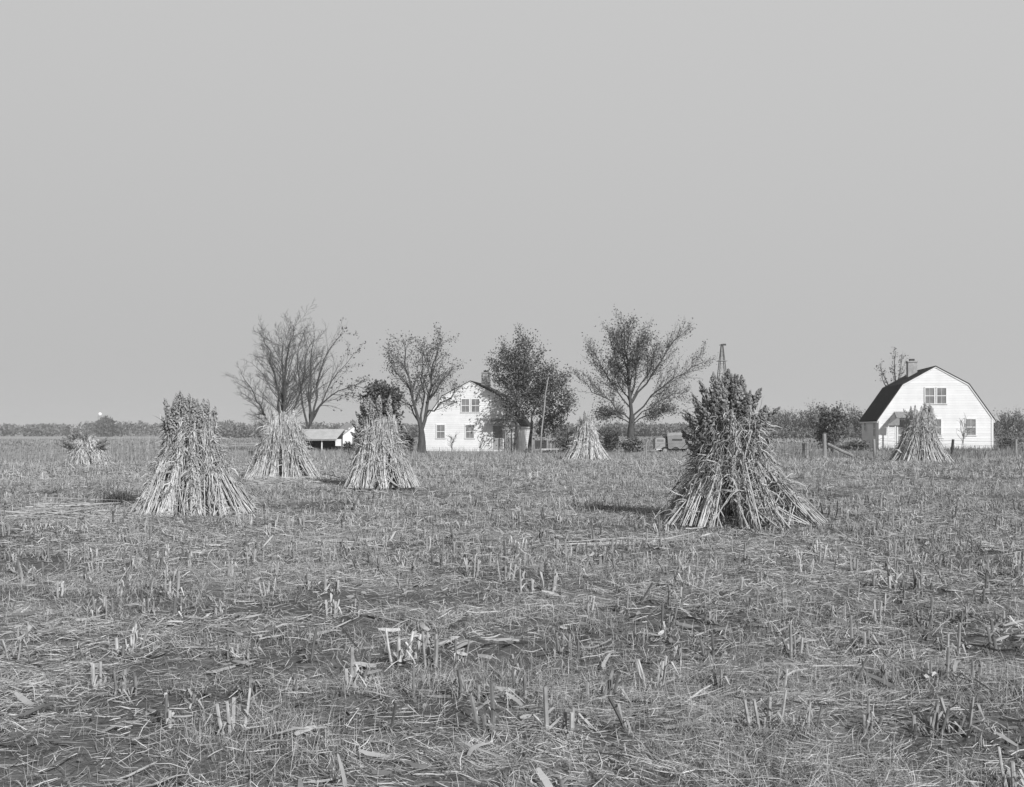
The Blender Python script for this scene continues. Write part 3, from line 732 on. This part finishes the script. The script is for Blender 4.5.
for i in range(90):
    px = U(735, 880) if i < 70 else U(990, 1060); Y = U(190, 240); x = (px - CX) * Y / F_PX; z = float(gh(x, Y)); n = 110; w = U(1.2, 2.6); h = U(1.2, 2.6)
    C = rng.normal(size=(n, 3)) * np.array([w * .5, w * .5, h * .4]) + np.array([x, Y, z + h * .45]); C[:, 2] = np.maximum(C[:, 2], z + .1)
    brush.leaves(C, U(.15, .4, n), U(.6, 1.3, n), 0, 0, .4)
tag(brush.build('hedge_brush', M['woods']), 'tangled grey brush growing under the hedgerow trees', 'brush', kind='stuff')

# ------------------------------------------------------------------ houses
GP = [(4.5, 2.75), (2.6, 5.40), (0, 6.80)]     # half outline of the gambrel wall
def gx(z):
    return 4.5 if z <= 2.75 else float(np.interp(z, [2.75, 5.40, 6.80], [4.5, 2.6, 0]))
def window(root, x, z0, z1, w, wall='front', y=0.0, house_w=4.5, name='window'):
    """a sash window: frame, sash bars, pane and sill; front wall faces -y, left wall faces -x"""
    def bx(b, a0, a1, d0, d1, c0, c1, mat=0):
        if wall == 'front': b.box((a0, -d1, c0), (a1, -d0, c1), mat)
        else: b.box((-house_w - d1, a0, c0), (-house_w - d0, a1, c1), mat)
    f = .075; b = MB()
    bx(b, x - w/2 - f, x - w/2, .03, .075, z0, z1 + .10); bx(b, x + w/2, x + w/2 + f, .03, .075, z0, z1 + .10); bx(b, x - w/2, x + w/2, .03, .07, z1, z1 + .098)
    fr = b.build(name, M['white'], root)
    p = MB(); bx(p, x - w/2, x + w/2, .026, .034, z0, z1); p.build('pane', M['glass'], fr)
    s = MB(); zm = (z0 + z1) / 2
    bx(s, x - w/2, x + w/2, .036, .062, zm - .03, zm + .03); bx(s, x - .008, x + .008, .036, .046, zm + .03, z1); bx(s, x - .008, x + .008, .036, .046, z0, zm - .03)
    s.build('sash', M['white'], fr)
    l = MB(); bx(l, x - w/2 - .13, x + w/2 + .13, .03, .085, z0 - .07, z0 - .002); l.build('sill', M['white'], fr)
    return fr
def house(label, px, Y, rz, length, mirror, left_windows, chim, dormer, base_z=None, scl=(1, 1, 1)):
    X = (px - CX) * Y / F_PX; gz = float(gh(X, Y)) if base_z is None else base_z
    root = thing('farm_house', label, 'house', (X, Y, gz), rz); root.scale = scl
    m = -1 if mirror else 1
    # wall shell + clapboards as overlapping boards
    b = MB()
    out = [(-4.5, -.4), (4.5, -.4), (4.5, 2.75), (2.6, 5.40), (0, 6.80), (-2.6, 5.40), (-4.5, 2.75)]
    b.prism([(x, 0.0, z) for x, z in out], (0, length, 0))
    bh = .20; z = -.1
    while z < 6.75:
        z1 = min(z + bh, 6.78); a, c = gx(max(z, 0)), gx(z1)
        b.add([(-a, -.020, z), (a, -.020, z), (c, -.004, z1), (-c, -.004, z1), (-a, -.001, z), (a, -.001, z)], [[0, 1, 2, 3], [4, 5, 1, 0]], float(U(.95, 1.03)))
        if z1 <= 2.75:
            for sx in (-1, 1):
                b.add([(sx * 4.526, 0, z), (sx * 4.526, length, z), (sx * 4.504, length, z1), (sx * 4.504, 0, z1), (sx * 4.501, 0, z), (sx * 4.501, length, z)], [[0, 1, 2, 3][::sx], [4, 5, 1, 0][::sx]], float(U(.95, 1.03)))
        z = z1
    b.build('wall', M['white'], root)
    b = MB()
    pass
    for sx in (-1, 1):
        b = MB(); b.box((sx * 4.47 - .08, -.05, -.1), (sx * 4.47 + .08, .12, 2.7)); b.build('corner_board', M['white'], root)
    b = MB(); b.box((-4.56, -.06, -.4), (4.56, length + .05, .12)); b.build('foundation', M['brick'], root)
    # gambrel roof: two slopes a side, with thickness
    t = .10; e0, e1 = -.075, length + .25
    b = MB()
    up = [(4.74, 2.55), (2.66, 5.47), (0, 6.90)]
    lo = [(4.68, 2.49), (2.61, 5.405), (0, 6.81)]
    for sx in (-1, 1):
        for i in range(2):
            q = [up[i], up[i+1], lo[i+1], lo[i]]
            b.prism([(sx * x, e0, z) for x, z in q], (0, e1 - e0, 0))
    rf = b.build('roof', M['shingle'], root)
    b = MB()
    for sx in (-1, 1):
        for i in range(2):
            q = [lo[i], lo[i+1], (lo[i+1][0] - (.0 if i else .05), lo[i+1][1] - .07), (lo[i][0] - .08, lo[i][1] - .03 if i == 0 else lo[i][1] - .07)]
            b.prism([(sx * x, e0 + .01, z) for x, z in q], (0, .035, 0))
        b.box((sx * 4.62 - .07, e0 + .07, 2.36), (sx * 4.62 + .07, e1 - .02, 2.47)); 
    b.build('rake_board', M['white'], rf)
    cx_, cy_, cz0, cz1 = chim
    b = MB(); b.box((cx_ - .38, cy_ - .38, cz0), (cx_ + .38, cy_ + .38, cz1)); b.box((cx_ - .43, cy_ - .43, cz1 + .002), (cx_ + .43, cy_ + .43, cz1 + .12))
    ch = b.build('chimney', M['brick'], rf); b = MB(); b.box((cx_ - .2, cy_ - .2, cz1 + .123), (cx_ + .2, cy_ + .2, cz1 + .3)); b.build('flue', M['darkwood'], ch)
    if dormer:
        b = MB(); b.prism([(-1.2, 2.5, 5.5), (-2.2, 2.5, 5.6), (-2.3, 2.5, 6.2), (-.9, 2.5, 6.5)], (0, 3.2, 0)); b.build('dormer', M['shingle'], rf)
    # windows
    for x in (-.47, .47): window(root, x, 3.88, 5.10, .70)
    window(root, .05 * m, 1.38, 2.62, .73); window(root, 2.78 * m, 1.38, 2.62, .73)
    for yy, z0, z1, w in left_windows: window(root, yy, z0, z1, w, 'left')
    # entry: door, hood with hipped side, trellis
    dx = -2.55 * m
    b = MB(); w = .46
    b.box((dx - w - .1, -.07, .3), (dx - w, -.03, 2.55)); b.box((dx + w, -.07, .3), (dx + w + .1, -.03, 2.55)); b.box((dx - w - .1, -.075, 2.553), (dx + w + .1, -.03, 2.68)); b.box((dx - w, -.075, 1.32), (dx + w, -.045, 1.40))
    fr = b.build('door_frame', M['white'], root)
    b = MB(); b.box((dx - w, -.04, .3), (dx + w, -.028, 1.32)); b.box((dx - w, -.04, 1.40), (dx - w + .1, -.028, 2.55)); b.box((dx + w - .1, -.04, 1.40), (dx + w, -.028, 2.55)); b.box((dx - w + .1, -.04, 2.45), (dx + w - .1, -.028, 2.55))
    d = b.build('door', M['door'], fr)
    b = MB(); b.box((dx - w + .1, -.036, 1.40), (dx + w - .1, -.03, 2.45)); b.build('pane', M['glass'], d)
    b = MB(); b.box((dx + (w - .09) * m - .025, -.10, .98), (dx + (w - .09) * m + .025, -.041, 1.015)); b.build('handle', M['dark'], d)
    b = MB(); tk = .05
    def slab(pts): 
        p = np.array(pts, float); b.prism(p, (0, 0, tk))
    X_ = lambda v: v * m
    slab([(X_(-3.30), -.03, 3.19), (X_(-1.75), -.03, 3.19), (X_(-1.75), -.95, 2.72), (X_(-3.30), -.95, 2.72)][::1])
    q = [(X_(-3.302), -.05, 3.19), (X_(-3.302), -.99, 2.70), (X_(-3.08), -.99, 2.70), (X_(-3.08), -1.03, 2.14), (X_(-4.06), -1.03, 2.14)]
    b.prism(np.array([q[0], q[1], q[4]]), (0, .05, 0)); b.prism(np.array([q[1], q[2], q[3], q[4]]), (0, .05, 0))
    hd = b.build('entry_hood', M['hood'], root)
    b = MB()
    for q in ((-3.95, -.92), (-3.40, -.92)): b.box((X_(q[0]) - .04, q[1] - .04, -.1), (X_(q[0]) + .04, q[1] + .04, 2.14 if q[0] < -3.5 else 2.6))
    for i in range(5):
        zz = .25 + i * .33
        b.bar((X_(-3.95), -.96, zz), (X_(-3.40), -.96, zz + .33), .022); 
    b.build('trellis', M['white'] if not mirror else M['wood'], root)
    return root
house('near white gambrel farmhouse at the right with a dark roof and tall chimney', 935.5, 83.6, -R(9), 8.0, False,
      [(1.9, 1.3, 2.45, .7), (6.2, 1.75, 2.4, .6)], (-.95, 4.3, 5.6, 7.42), False, -.17, (.955, 1, 1))
house('farther white gambrel farmhouse standing behind the yard trees', 470.5, 93.6, -R(8), 8.0, True, [], (.85, 3.5, 5.6, 7.75), True, -.40, (.97, 1, .93))

# ------------------------------------------------------------------ outbuildings
def shed_open():
    Y = 100; X = (313 - CX) * Y / F_PX; gz = float(gh(X, Y))
    r = thing('open_shed', 'low open fronted shed with pale metal roof behind the second shock', 'shed', (X, Y, gz))
    s = Y / F_PX; w0, w1 = -2.3, 2.2
    b = MB(); b.box((w0, 2.6, -.2), (w1, 2.7, 1.25)); b.box((w0, .1, -.2), (w0 + .08, 2.6, 1.2)); b.box((w1 - .08, .1, -.2), (w1, 2.6, 1.2)); b.build('wall', M['darkwood'], r)
    b = MB(); ez = EYE - 9.3 * s - gz; rz_ = EYE + .3 * s - gz
    b.prism([(w0 - .2, -.35, ez), (w1 + .1, -.35, ez), (w1 + .55, 1.6, rz_), (w0 + .2, 1.6, rz_)], (0, 0, .06)); b.prism([(w0 + .2, 1.61, rz_), (w1 + .55, 1.61, rz_), (w1 + .1, 2.9, ez), (w0 - .2, 2.9, ez)], (0, 0, .06)); b.build('roof', M['greyroof'], r)
    for xx in (.85, w0 + .3): 
        b = MB(); b.box((xx - .05, -.05, -.2), (xx + .05, .05, ez - .0)); b.build('post', M['white'], r)
    b = MB(); b.box((w1 - .05, -.12, .5), (w1 + .5, -.06, 1.15)); b.build('end_panel', M['white'], r)
    b = MB(); b.box((w0, -.3, ez - .12), (w1, -.26, ez - .004)); b.build('eave_board', M['wood'], r)
shed_open()
def gabled_shed(label, px, Y, w, hw, hr, L, rz, wallm, roofm, opening=None):
    X = (px - CX) * Y / F_PX; gz = float(gh(X, Y))
    r = thing('gabled_shed', label, 'shed', (X, Y, gz), rz)
    b = MB(); b.prism([(-w/2, 0, -.3), (w/2, 0, -.3), (w/2, 0, hw), (0, 0, hr), (-w/2, 0, hw)], (0, L, 0))
    for i in range(int(hr / .25)):
        z = i * .25; ww = w/2 if z < hw else w/2 * (hr - z) / (hr - hw); b.box((-ww, -.012, z), (ww, -.002, z + .235))
    b.build('wall', M[wallm], r)
    b = MB()
    for sx in (-1, 1): b.prism([(sx * (w/2 + .25), -.2, hw - .25 * (hr - hw) / (w/2) + .02), (0, -.2, hr + .02), (0, -.2, hr + .10), (sx * (w/2 + .25), -.2, hw - .25 * (hr - hw) / (w/2) + .10)], (0, L + .4, 0))
    b.build('roof', M[roofm], r)
    if opening:
        x0, x1, z0, z1 = opening; b = MB(); b.box((x0, -.03, z0), (x1, -.013, z1)); b.build('doorway', M['darkwood'], r)
        b = MB(); b.box((x0 - .1, -.05, z0), (x0, -.02, z1 + .1)); b.box((x1, -.05, z0), (x1 + .1, -.02, z1 + .1)); b.box((x0, -.05, z1), (x1, -.02, z1 + .1)); b.build('door_trim', M['wood'], r)
gabled_shed('small white gabled shed with grey roof behind the grey shrub', 357, 106, 2.9, 1.55, 2.65, 4.5, R(22), 'white', 'greyroof', (-.4, .4, 0, 1.2))
gabled_shed('small grey shed with a dark doorway right of the far white house', 541, 104, 2.0, 2.1, 2.9, 3.0, 0, 'wood', 'greyroof', (-.6, .55, .15, 1.0))

# windmill tower
def tower():
    Y = 120; X = (722 - CX) * Y / F_PX; gz = float(gh(X, Y)); h = EYE + (HY - 346) * Y / F_PX - gz
    r = thing('windmill_tower', 'dark lattice windmill tower without its wheel rising behind the largest shock', 'tower', (X, Y, gz), R(6))
    hb = 1.15; ht = .10
    wz = lambda z: hb + (ht - hb) * z / h
    for sx in (-1, 1):
        for sy in (-1, 1):
            b = MB(); b.bar((sx * hb, sy * hb, -.2), (sx * ht, sy * ht, h), .065); b.build('leg', M['iron'], r)
    b = MB(); zs = [0, 1.9, 3.7, 5.3, 6.8, 8.1, 9.2, h - .6]
    for i, z in enumerate(zs[1:]):
        w = wz(z); w0 = wz(zs[i])
        for (a, c) in (((-1, -1), (1, -1)), ((1, -1), (1, 1)), ((1, 1), (-1, 1)), ((-1, 1), (-1, -1))):
            b.bar((a[0] * w, a[1] * w, z), (c[0] * w, c[1] * w, z), .028)
            b.bar((a[0] * w0, a[1] * w0, zs[i] + .02), (c[0] * w, c[1] * w, z), .012); b.bar((c[0] * w0, c[1] * w0, zs[i] + .02), (a[0] * w, a[1] * w, z), .012)
    b.build('brace', M['iron'], r)
    b = MB(); b.box((-.5, -.5, h - 1.75), (.5, .5, h - 1.68)); b.build('platform', M['wood'], r)
    b = MB(); b.box((-.12, -.12, h), (.12, .12, h + .22)); b.box((.1, -.09, h + .06), (.45, .09, h + .26)); b.bar((-.3, 0, h + .1), (.1, 0, h + .12), .08); b.build('head', M['dark'], r)
tower()

# leaning pole
def pole():
    Y = 76; a = W(540, 454, Y); X = a[0]; gz = float(gh(X, Y)); s = Y / F_PX
    pts = np.array([[0, 0, -.3], [1.6 * s, 0, 24 * s], [4.2 * s, .1, 45 * s], [5.6 * s, .1, 62 * s], [8.5 * s, .15, 78 * s]])
    b = MB(); b.tubes(pts[None], np.array([[.065, .06, .055, .045, .035]]), 8, cap=True)
    o = b.build('leaning_pole', M['wood'], smooth=True); o.location = (X, Y, gz); tag(o, 'tall pale leaning pole in front of the dark leafy trees', 'pole')
pole()

# fence of posts and wire, with a brace
def fence(label, posts, wires, brace=None, pw=.09, group=None):
    px, py, Y, hpx, lean, dk = posts[0]
    X0 = (px - CX) * Y / F_PX; Y0 = Y; g0 = float(gh(X0, Y0))
    r = thing('wire_fence', label, 'fence', (X0, Y0, g0))
    tops = []
    for (px, py, Y, hpx, lean, dk) in posts:
        x = (px - CX) * Y / F_PX; z = float(gh(x, Y)); h = hpx * Y / F_PX; w = pw * U(.8, 1.2) * (1.25 if dk == 2 else .4 if dk == 3 else .75)
        p0 = np.array([x - X0, Y - Y0, z - g0 - .3]); p1 = np.array([x - X0 + lean * h, Y - Y0, z - g0 + h])
        b = MB(); b.tubes(np.array([[p0, (p0 + p1) / 2 + rng.normal(0, .01, 3), p1]]), np.array([[1.1, 1.05, .95]]) * w, 8, cap=True); b.build('post', M['darkwood' if dk == 1 else 'wood'], r)
        tops.append((p0 + [0, 0, .3], p1))
    for f in wires:
        P = []
        for i in range(len(tops) - 1):
            a = tops[i][0] + (tops[i][1] - tops[i][0]) * f; c = tops[i+1][0] + (tops[i+1][1] - tops[i+1][0]) * f
            for q in np.linspace(0, 1, 6)[:-1]: P.append(a + (c - a) * q - np.array([0, 0, .10 * math.sin(PI * q)]))
        P.append(tops[-1][0] + (tops[-1][1] - tops[-1][0]) * f)
        b = MB(); b.tubes(np.array(P)[None], np.full((1, len(P)), .008), 4); b.build('wire', M['iron'], r)
    if brace:
        a = W(*brace[0]) - [X0, Y0, g0]; c = W(*brace[1]) - [X0, Y0, g0]
        b = MB(); b.tubes(np.array([[a, (a + c) / 2 - [0, 0, .03], c]]), np.array([[.085, .09, .08]]), 8, cap=True); b.build('brace_pole', M['wood'], r)
    return r
fence('wire fence with a thick braced post along the far right edge of the field',
      [(646, 460, 60, 15, 0, 3), (758, 458, 60, 22, -.02, 0), (825, 460, 57, 26, -.03, 2), (876, 458, 60, 19, -.12, 0), (951, 456, 62, 18, .12, 1), (1016, 456, 62, 18, 0, 0), (1060, 456, 62, 18, 0, 0)],
      (.45, .75, .95), ((828, 444, 57), (853, 456, 56.2)), .10)
fence('wire fence with thin pale posts along the far left edge of the field',
      [(20, 464, 55, 15, 0, 0), (62, 464, 56, 14, .05, 0), (129, 464, 56, 14, 0, 0), (160, 462, 57, 14, -.04, 0), (235, 462, 58, 13, .03, 0)], (.5, .9), None, .05)
def board_fence():
    Y = 118; X0 = (232 - CX) * Y / F_PX; g0 = float(gh(X0, Y)); s = Y / F_PX
    r = thing('rail_fence', 'faint pale rail fence beyond the weeds between the two left shocks', 'fence', (X0, Y, g0))
    ztop = EYE - 13 * s - g0
    for i in range(5):
        b = MB(); b.box((i * 7.2 * s - .05, -.05, -.2), (i * 7.2 * s + .05, .05, ztop)); b.build('post', M['wood'], r)
    for z in (ztop - .12, ztop * .4):
        b = MB(); b.box((-.1, -.09, z), (4 * 7.2 * s + .1, -.053, z + .1)); b.build('rail', M['wood'], r)
board_fence()

# small yard objects
def at(px, Y): x = (px - CX) * Y / F_PX; return x, Y, float(gh(x, Y))
def hutch():
    r = thing('white_hutch', 'small white box on a post at the left edge of the second shock', 'box', at(264, 92))
    b = MB(); b.box((-.05, -.05, -.2), (.05, .05, .62)); b.build('post', M['wood'], r)
    b = MB(); b.box((-.2, -.2, .622), (.2, .2, 1.15)); b.build('box', M['white'], r)
    b = MB(); b.prism([(-.3, -.28, 1.152), (.3, -.28, 1.152), (0, -.28, 1.36)], (0, .56, 0)); b.build('lid', M['greyroof'], r)
hutch()
def stump(label, px, Y, r_, h):
    b = MB(); a = np.linspace(0, 2 * PI, 12, endpoint=False); rr = r_ * U(.85, 1.15, 12); V = []
    for z, k in ((-.1, 1.25), (h * .4, 1.0), (h, .92)): V += [(math.cos(q) * e * k, math.sin(q) * e * k, z + (0.05 * math.sin(q * 2) if z > h * .9 else 0)) for q, e in zip(a, rr)]
    b.add(V, [[k * 12 + i, k * 12 + (i + 1) % 12, (k + 1) * 12 + (i + 1) % 12, (k + 1) * 12 + i] for k in range(2) for i in range(12)]); b.add(V[24:], [list(range(12))])
    o = b.build('stump', M['darkwood']); o.location = at(px, Y); tag(o, label, 'stump')
stump('small dark stump in the grass left of the second shock', 251, 62, .16, .35)
stump('small dark stump by the fence left of the braced post', 804, 66, .19, .75)
def planks():
    r = thing('plank_bench', 'low pale plank bench on the grass right of the leaning pole', 'bench', at(549, 82))
    b = MB(); b.box((-.75, -.15, .42), (.75, .15, .48)); b.build('seat', M['stalk'], r)
    for x in (-.6, .6):
        b = MB(); b.box((x - .04, -.13, -.1), (x + .04, .13, .418)); b.build('leg', M['wood'], r)
planks()
def post_box():
    r = thing('yard_box', 'small pale box on a dark stand right of the grey shed', 'box', at(551, 88))
    b = MB(); b.box((-.22, -.15, .9), (.22, .15, 1.1)); b.build('box', M['wood'], r)
    for x in (-.16, .16):
        b = MB(); b.box((x - .03, -.03, -.1), (x + .03, .03, .898)); b.build('leg', M['darkwood'], r)
post_box()
def bench_dark():
    r = thing('dark_bench', 'low dark bench against the trunk of the smaller leafy tree', 'bench', at(528.5, 82))
    b = MB(); b.box((-.28, -.15, .38), (.28, .15, .46)); b.build('seat', M['darkwood'], r)
    for x in (-.2, .2):
        b = MB(); b.box((x - .04, -.12, -.1), (x + .04, .12, .378)); b.build('leg', M['darkwood'], r)
bench_dark()

# old truck seen from the rear quarter
def wheel(root, x, y, r_, axis='y'):
    b = MB(); a = np.linspace(0, 2 * PI, 21)[:-1]
    def ringpts(rad, off): return [(math.cos(q) * rad, off, r_ + math.sin(q) * rad) for q in a]
    V = ringpts(r_, -.07) + ringpts(r_, .07) + ringpts(r_ * .62, -.08) + ringpts(r_ * .62, .08); n = 20
    f = []
    for i in range(n):
        j = (i + 1) % n; f += [[i, j, n + j, n + i], [j, i, 2*n + i, 2*n + j], [n + i, n + j, 3*n + j, 3*n + i]]
    b.add(np.array(V) + [x, y, 0], f); w = b.build('wheel', M['dark'], root)
    b = MB(); b.add(np.array(ringpts(r_ * .6, -.075)) + [x, y, 0], [list(range(n))[::-1]]); b.add(np.array(ringpts(r_ * .6, .075)) + [x, y, 0], [list(range(n))]); b.tubes(np.array([[[x, y - .1, r_], [x, y + .1, r_]]]), np.full((1, 2), .06), 8, cap=True); b.build('hub', M['carlight'], w)
def truck():
    Y = 84; x, _, z = at(656, Y)
    r = thing('old_truck', 'old grey box truck with pale low cab parked beside the spreading tree', 'truck', (x, Y, z - .02), 0)
    s = Y / F_PX
    # low pale cab
    b = MB(); b.prism([(-.06, 0, .38), (.74, 0, .38), (.74, 0, 1.22), (.66, 0, 1.30), (.04, 0, 1.30), (-.06, 0, 1.18)], (0, 1.3, 0)); cab = b.build('cab', M['carlight'], r)
    b = MB(); b.box((.08, -.012, 1.0), (.60, -.002, 1.17)); b.build('window', M['glass'], cab)
    b = MB(); b.box((.02, -.03, .34), (.72, -.003, .40)); b.build('running_board', M['white'], cab)
    # tall body with rounded pale top
    top = [(.90 + 2.2 * t, 0, 1.42 + .28 * math.sin(PI * min(1, .18 + t * .8)) ** .5) for t in np.linspace(0, 1, 9)]
    b = MB(); b.prism([(.98, 0, .42), (3.1, 0, .42)] + top[::-1], (0, 1.6, 0)); body = b.build('body', M['car'], r)
    b = MB(); tp = np.array(top); q = np.vstack([tp + [0, 0, .03], (tp + [0, 0, -.2])[::-1]]); b.prism(q + [0, -.015, 0], (0, 1.63, 0)); b.build('roof', M['carlight'], body)
    b = MB(); b.box((1.3, -.02, 1.08), (2.1, -.003, 1.2)); b.build('side_panel', M['dark'], body)
    b = MB(); b.box((.76, .15, .42), (.965, 1.45, 1.40)); b.build('gap_shade', M['dark'], r)  # dark block stands in for the shade in the gap behind the cab
    b = MB(); b.box((.1, .2, .28), (3.0, 1.3, .375)); b.build('chassis', M['dark'], r)
    for xx in (.72, 2.6):
        for yy in (-.02, 1.5): wheel(r, xx, yy, .27)
    for xx in (.72, 1.55):
        b = MB(); a = np.linspace(0, PI, 10); P = np.array([(xx + math.cos(q) * .36, -.08, .27 + math.sin(q) * .30) for q in a]); b.ribbons(P[None], np.full((1, 10), .22), np.array([[0, 1., 0]])); b.build('fender', M['white'] if xx > 1 else M['dark'], r)
truck()
def plough():
    r = thing('plough', 'small old plough with pale handles standing left of the truck', 'plough', at(651, 80))
    b = MB(); b.bar((-.7, 0, .25), (.5, 0, .3), .07); b.build('beam', M['wood'], r)
    for sy in (-.15, .15):
        b = MB(); b.tubes(np.array([[[0, sy * .3, .15], [.4, sy, .5], [.75, sy * 1.4, .8]]]), np.array([[.03, .03, .025]]), 6, cap=True); b.build('handle', M['wood'], r)
    b = MB(); b.prism([(-.1, -.05, .3), (.25, -.05, .02), (-.3, -.05, .0)], (.05, .12, 0)); b.build('share', M['dark'], r)
plough()

# far things
def water_tank():
    Y = 560; X, _, z = at(100, Y); s = Y / F_PX; zc = EYE + (HY - 414.5) * s - z
    r = thing('water_tank', 'tiny white tank on a tower above the far left woods', 'tank', (X, Y, z))
    b = MB(); rings = [(0, -1.0), (.65, -.85), (1.05, -.3), (1.05, .5), (.65, 1.0), (0, 1.25)]; n = 14; V = []
    for rr, zz in rings: V += [(max(rr, .01) * math.cos(q), max(rr, .01) * math.sin(q), zc + zz) for q in np.linspace(0, 2 * PI, n, endpoint=False)]
    b.add(V, [[k * n + i, k * n + (i + 1) % n, (k + 1) * n + (i + 1) % n, (k + 1) * n + i] for k in range(5) for i in range(n)]); b.build('tank', M['white'], r, True)
    for q in range(4):
        a = q * PI / 2 + .4; b = MB(); b.bar((1.3 * math.cos(a), 1.3 * math.sin(a), -.2), (.9 * math.cos(a), .9 * math.sin(a), zc - .7), .16); b.build('leg', M['iron'], r)
water_tank()
gabled_shed('distant white farm building among the hedgerow trees left of the near house', 840, 262, 3.0, 4.6, 5.4, 4, R(80), 'white', 'white')
gs = thing('white_silo', 'tiny white round silo beside the distant white building', 'silo', at(834.5, 258))
b = MB(); n = 16; V = []
for rr, zz in ((.6, -.3), (.6, 5.3), (.42, 5.8), (.01, 6.0)): V += [(rr * math.cos(q), rr * math.sin(q), zz) for q in np.linspace(0, 2 * PI, n, endpoint=False)]
b.add(V, [[k * n + i, k * n + (i + 1) % n, (k + 1) * n + (i + 1) % n, (k + 1) * n + i] for k in range(3) for i in range(n)]); b.build('wall', M['white'], gs, True)

# bird in the broad tree
def bird():
    p = W(668.5, 346, 81.3); b = MB()
    oc = []; n = 10
    for rr, xx in ((.01, -.26), (.05, -.18), (.11, -.04), (.12, .05), (.07, .15), (.065, .20), (.05, .25), (.01, .32)): oc += [(xx, rr * math.cos(q), rr * math.sin(q) + xx * .5) for q in np.linspace(0, 2 * PI, n, endpoint=False)]
    b.add(oc, [[k * n + i, k * n + (i + 1) % n, (k + 1) * n + (i + 1) % n, (k + 1) * n + i] for k in range(7) for i in range(n)])
    o = b.build('bird', M['dark'], smooth=True); o.location = [float(c) for c in p]; tag(o, 'small black bird perched in the upper right of the spreading tree', 'bird')
bird()

# ------------------------------------------------------------------ air
HAZE = 0.00042
if HAZE:
    b = MB(); b.box((-1600, -1600, -6), (1600, 1600, 16)); hz = b.build('haze', bpy.data.materials.new('haze'))
    m = hz.data.materials[0]; m.use_nodes = True; nt = m.node_tree; nt.nodes.remove(nt.nodes['Principled BSDF'])
    pv = nt.nodes.new('ShaderNodeVolumePrincipled'); pv.inputs['Density'].default_value = HAZE; pv.inputs['Color'].default_value = (.9, .9, .9, 1)
    nt.links.new(pv.outputs[0], nt.nodes['Material Output'].inputs['Volume'])
    tag(hz, 'thin pale autumn haze over the fields', 'haze', kind='stuff')

# ------------------------------------------------------------------ light, sky, camera
sd = Vector((math.sin(SUN_AZ) * math.cos(SUN_EL), -math.cos(SUN_AZ) * math.cos(SUN_EL), math.sin(SUN_EL)))
li = bpy.data.lights.new('sun', 'SUN'); li.energy = 5.0; li.angle = R(.53); li.color = (1, 1, 1)
lo = bpy.data.objects.new('sun', li); col.objects.link(lo); lo.rotation_euler = (-sd).to_track_quat('-Z', 'Y').to_euler(); lo.location = (0, 0, 40)
w = bpy.data.worlds.new('World'); sc.world = w; w.use_nodes = True; nt = w.node_tree
sky = nt.nodes.new('ShaderNodeTexSky'); sky.sky_type = 'NISHITA'; sky.sun_disc = False; sky.sun_elevation = SUN_EL; sky.sun_rotation = PI - SUN_AZ
sky.air_density = 1.0; sky.dust_density = 1.0; sky.ozone_density = 1.0
bw = nt.nodes.new('ShaderNodeRGBToBW'); nt.links.new(sky.outputs[0], bw.inputs[0])
dv = nt.nodes.new('ShaderNodeMath'); dv.operation = 'DIVIDE'; nt.links.new(bw.outputs[0], dv.inputs[0]); dv.inputs[1].default_value = SKY_KNEE
mn = nt.nodes.new('ShaderNodeMath'); mn.operation = 'SMOOTH_MIN'; nt.links.new(dv.outputs[0], mn.inputs[0]); mn.inputs[1].default_value = 1.0; mn.inputs[2].default_value = .12
pw = nt.nodes.new('ShaderNodeMath'); pw.operation = 'POWER'; nt.links.new(mn.outputs[0], pw.inputs[0]); pw.inputs[1].default_value = SKY_POW
gn = nt.nodes.new('ShaderNodeMath'); gn.operation = 'MULTIPLY'; nt.links.new(pw.outputs[0], gn.inputs[0]); gn.inputs[1].default_value = SKY_RAD / .11
mx = nt.nodes.new('ShaderNodeMath'); mx.operation = 'MAXIMUM'; nt.links.new(dv.outputs[0], mx.inputs[0]); mx.inputs[1].default_value = 1.0
p2 = nt.nodes.new('ShaderNodeMath'); p2.operation = 'POWER'; nt.links.new(mx.outputs[0], p2.inputs[0]); p2.inputs[1].default_value = -.11
g2 = nt.nodes.new('ShaderNodeMath'); g2.operation = 'MULTIPLY'; nt.links.new(gn.outputs[0], g2.inputs[0]); nt.links.new(p2.outputs[0], g2.inputs[1]); gn = g2
nt.links.new(gn.outputs[0], nt.nodes['Background'].inputs['Color']); nt.nodes['Background'].inputs['Strength'].default_value = .11

cam = bpy.data.cameras.new('camera'); co = bpy.data.objects.new('camera', cam); col.objects.link(co); sc.camera = co
co.location = (0, 0, EYE); co.rotation_euler = (PI / 2, 0, 0)
cam.sensor_width = 36; cam.lens = F_PX / 1024 * 36; cam.shift_y = (HY - 393.5) / 1024; cam.clip_end = 5000; cam.clip_start = .05
vs = sc.view_settings; vs.view_transform = 'Standard'; vs.look = 'None'; vs.gamma = 1; vs.exposure = -0.06; vs.use_curve_mapping = False
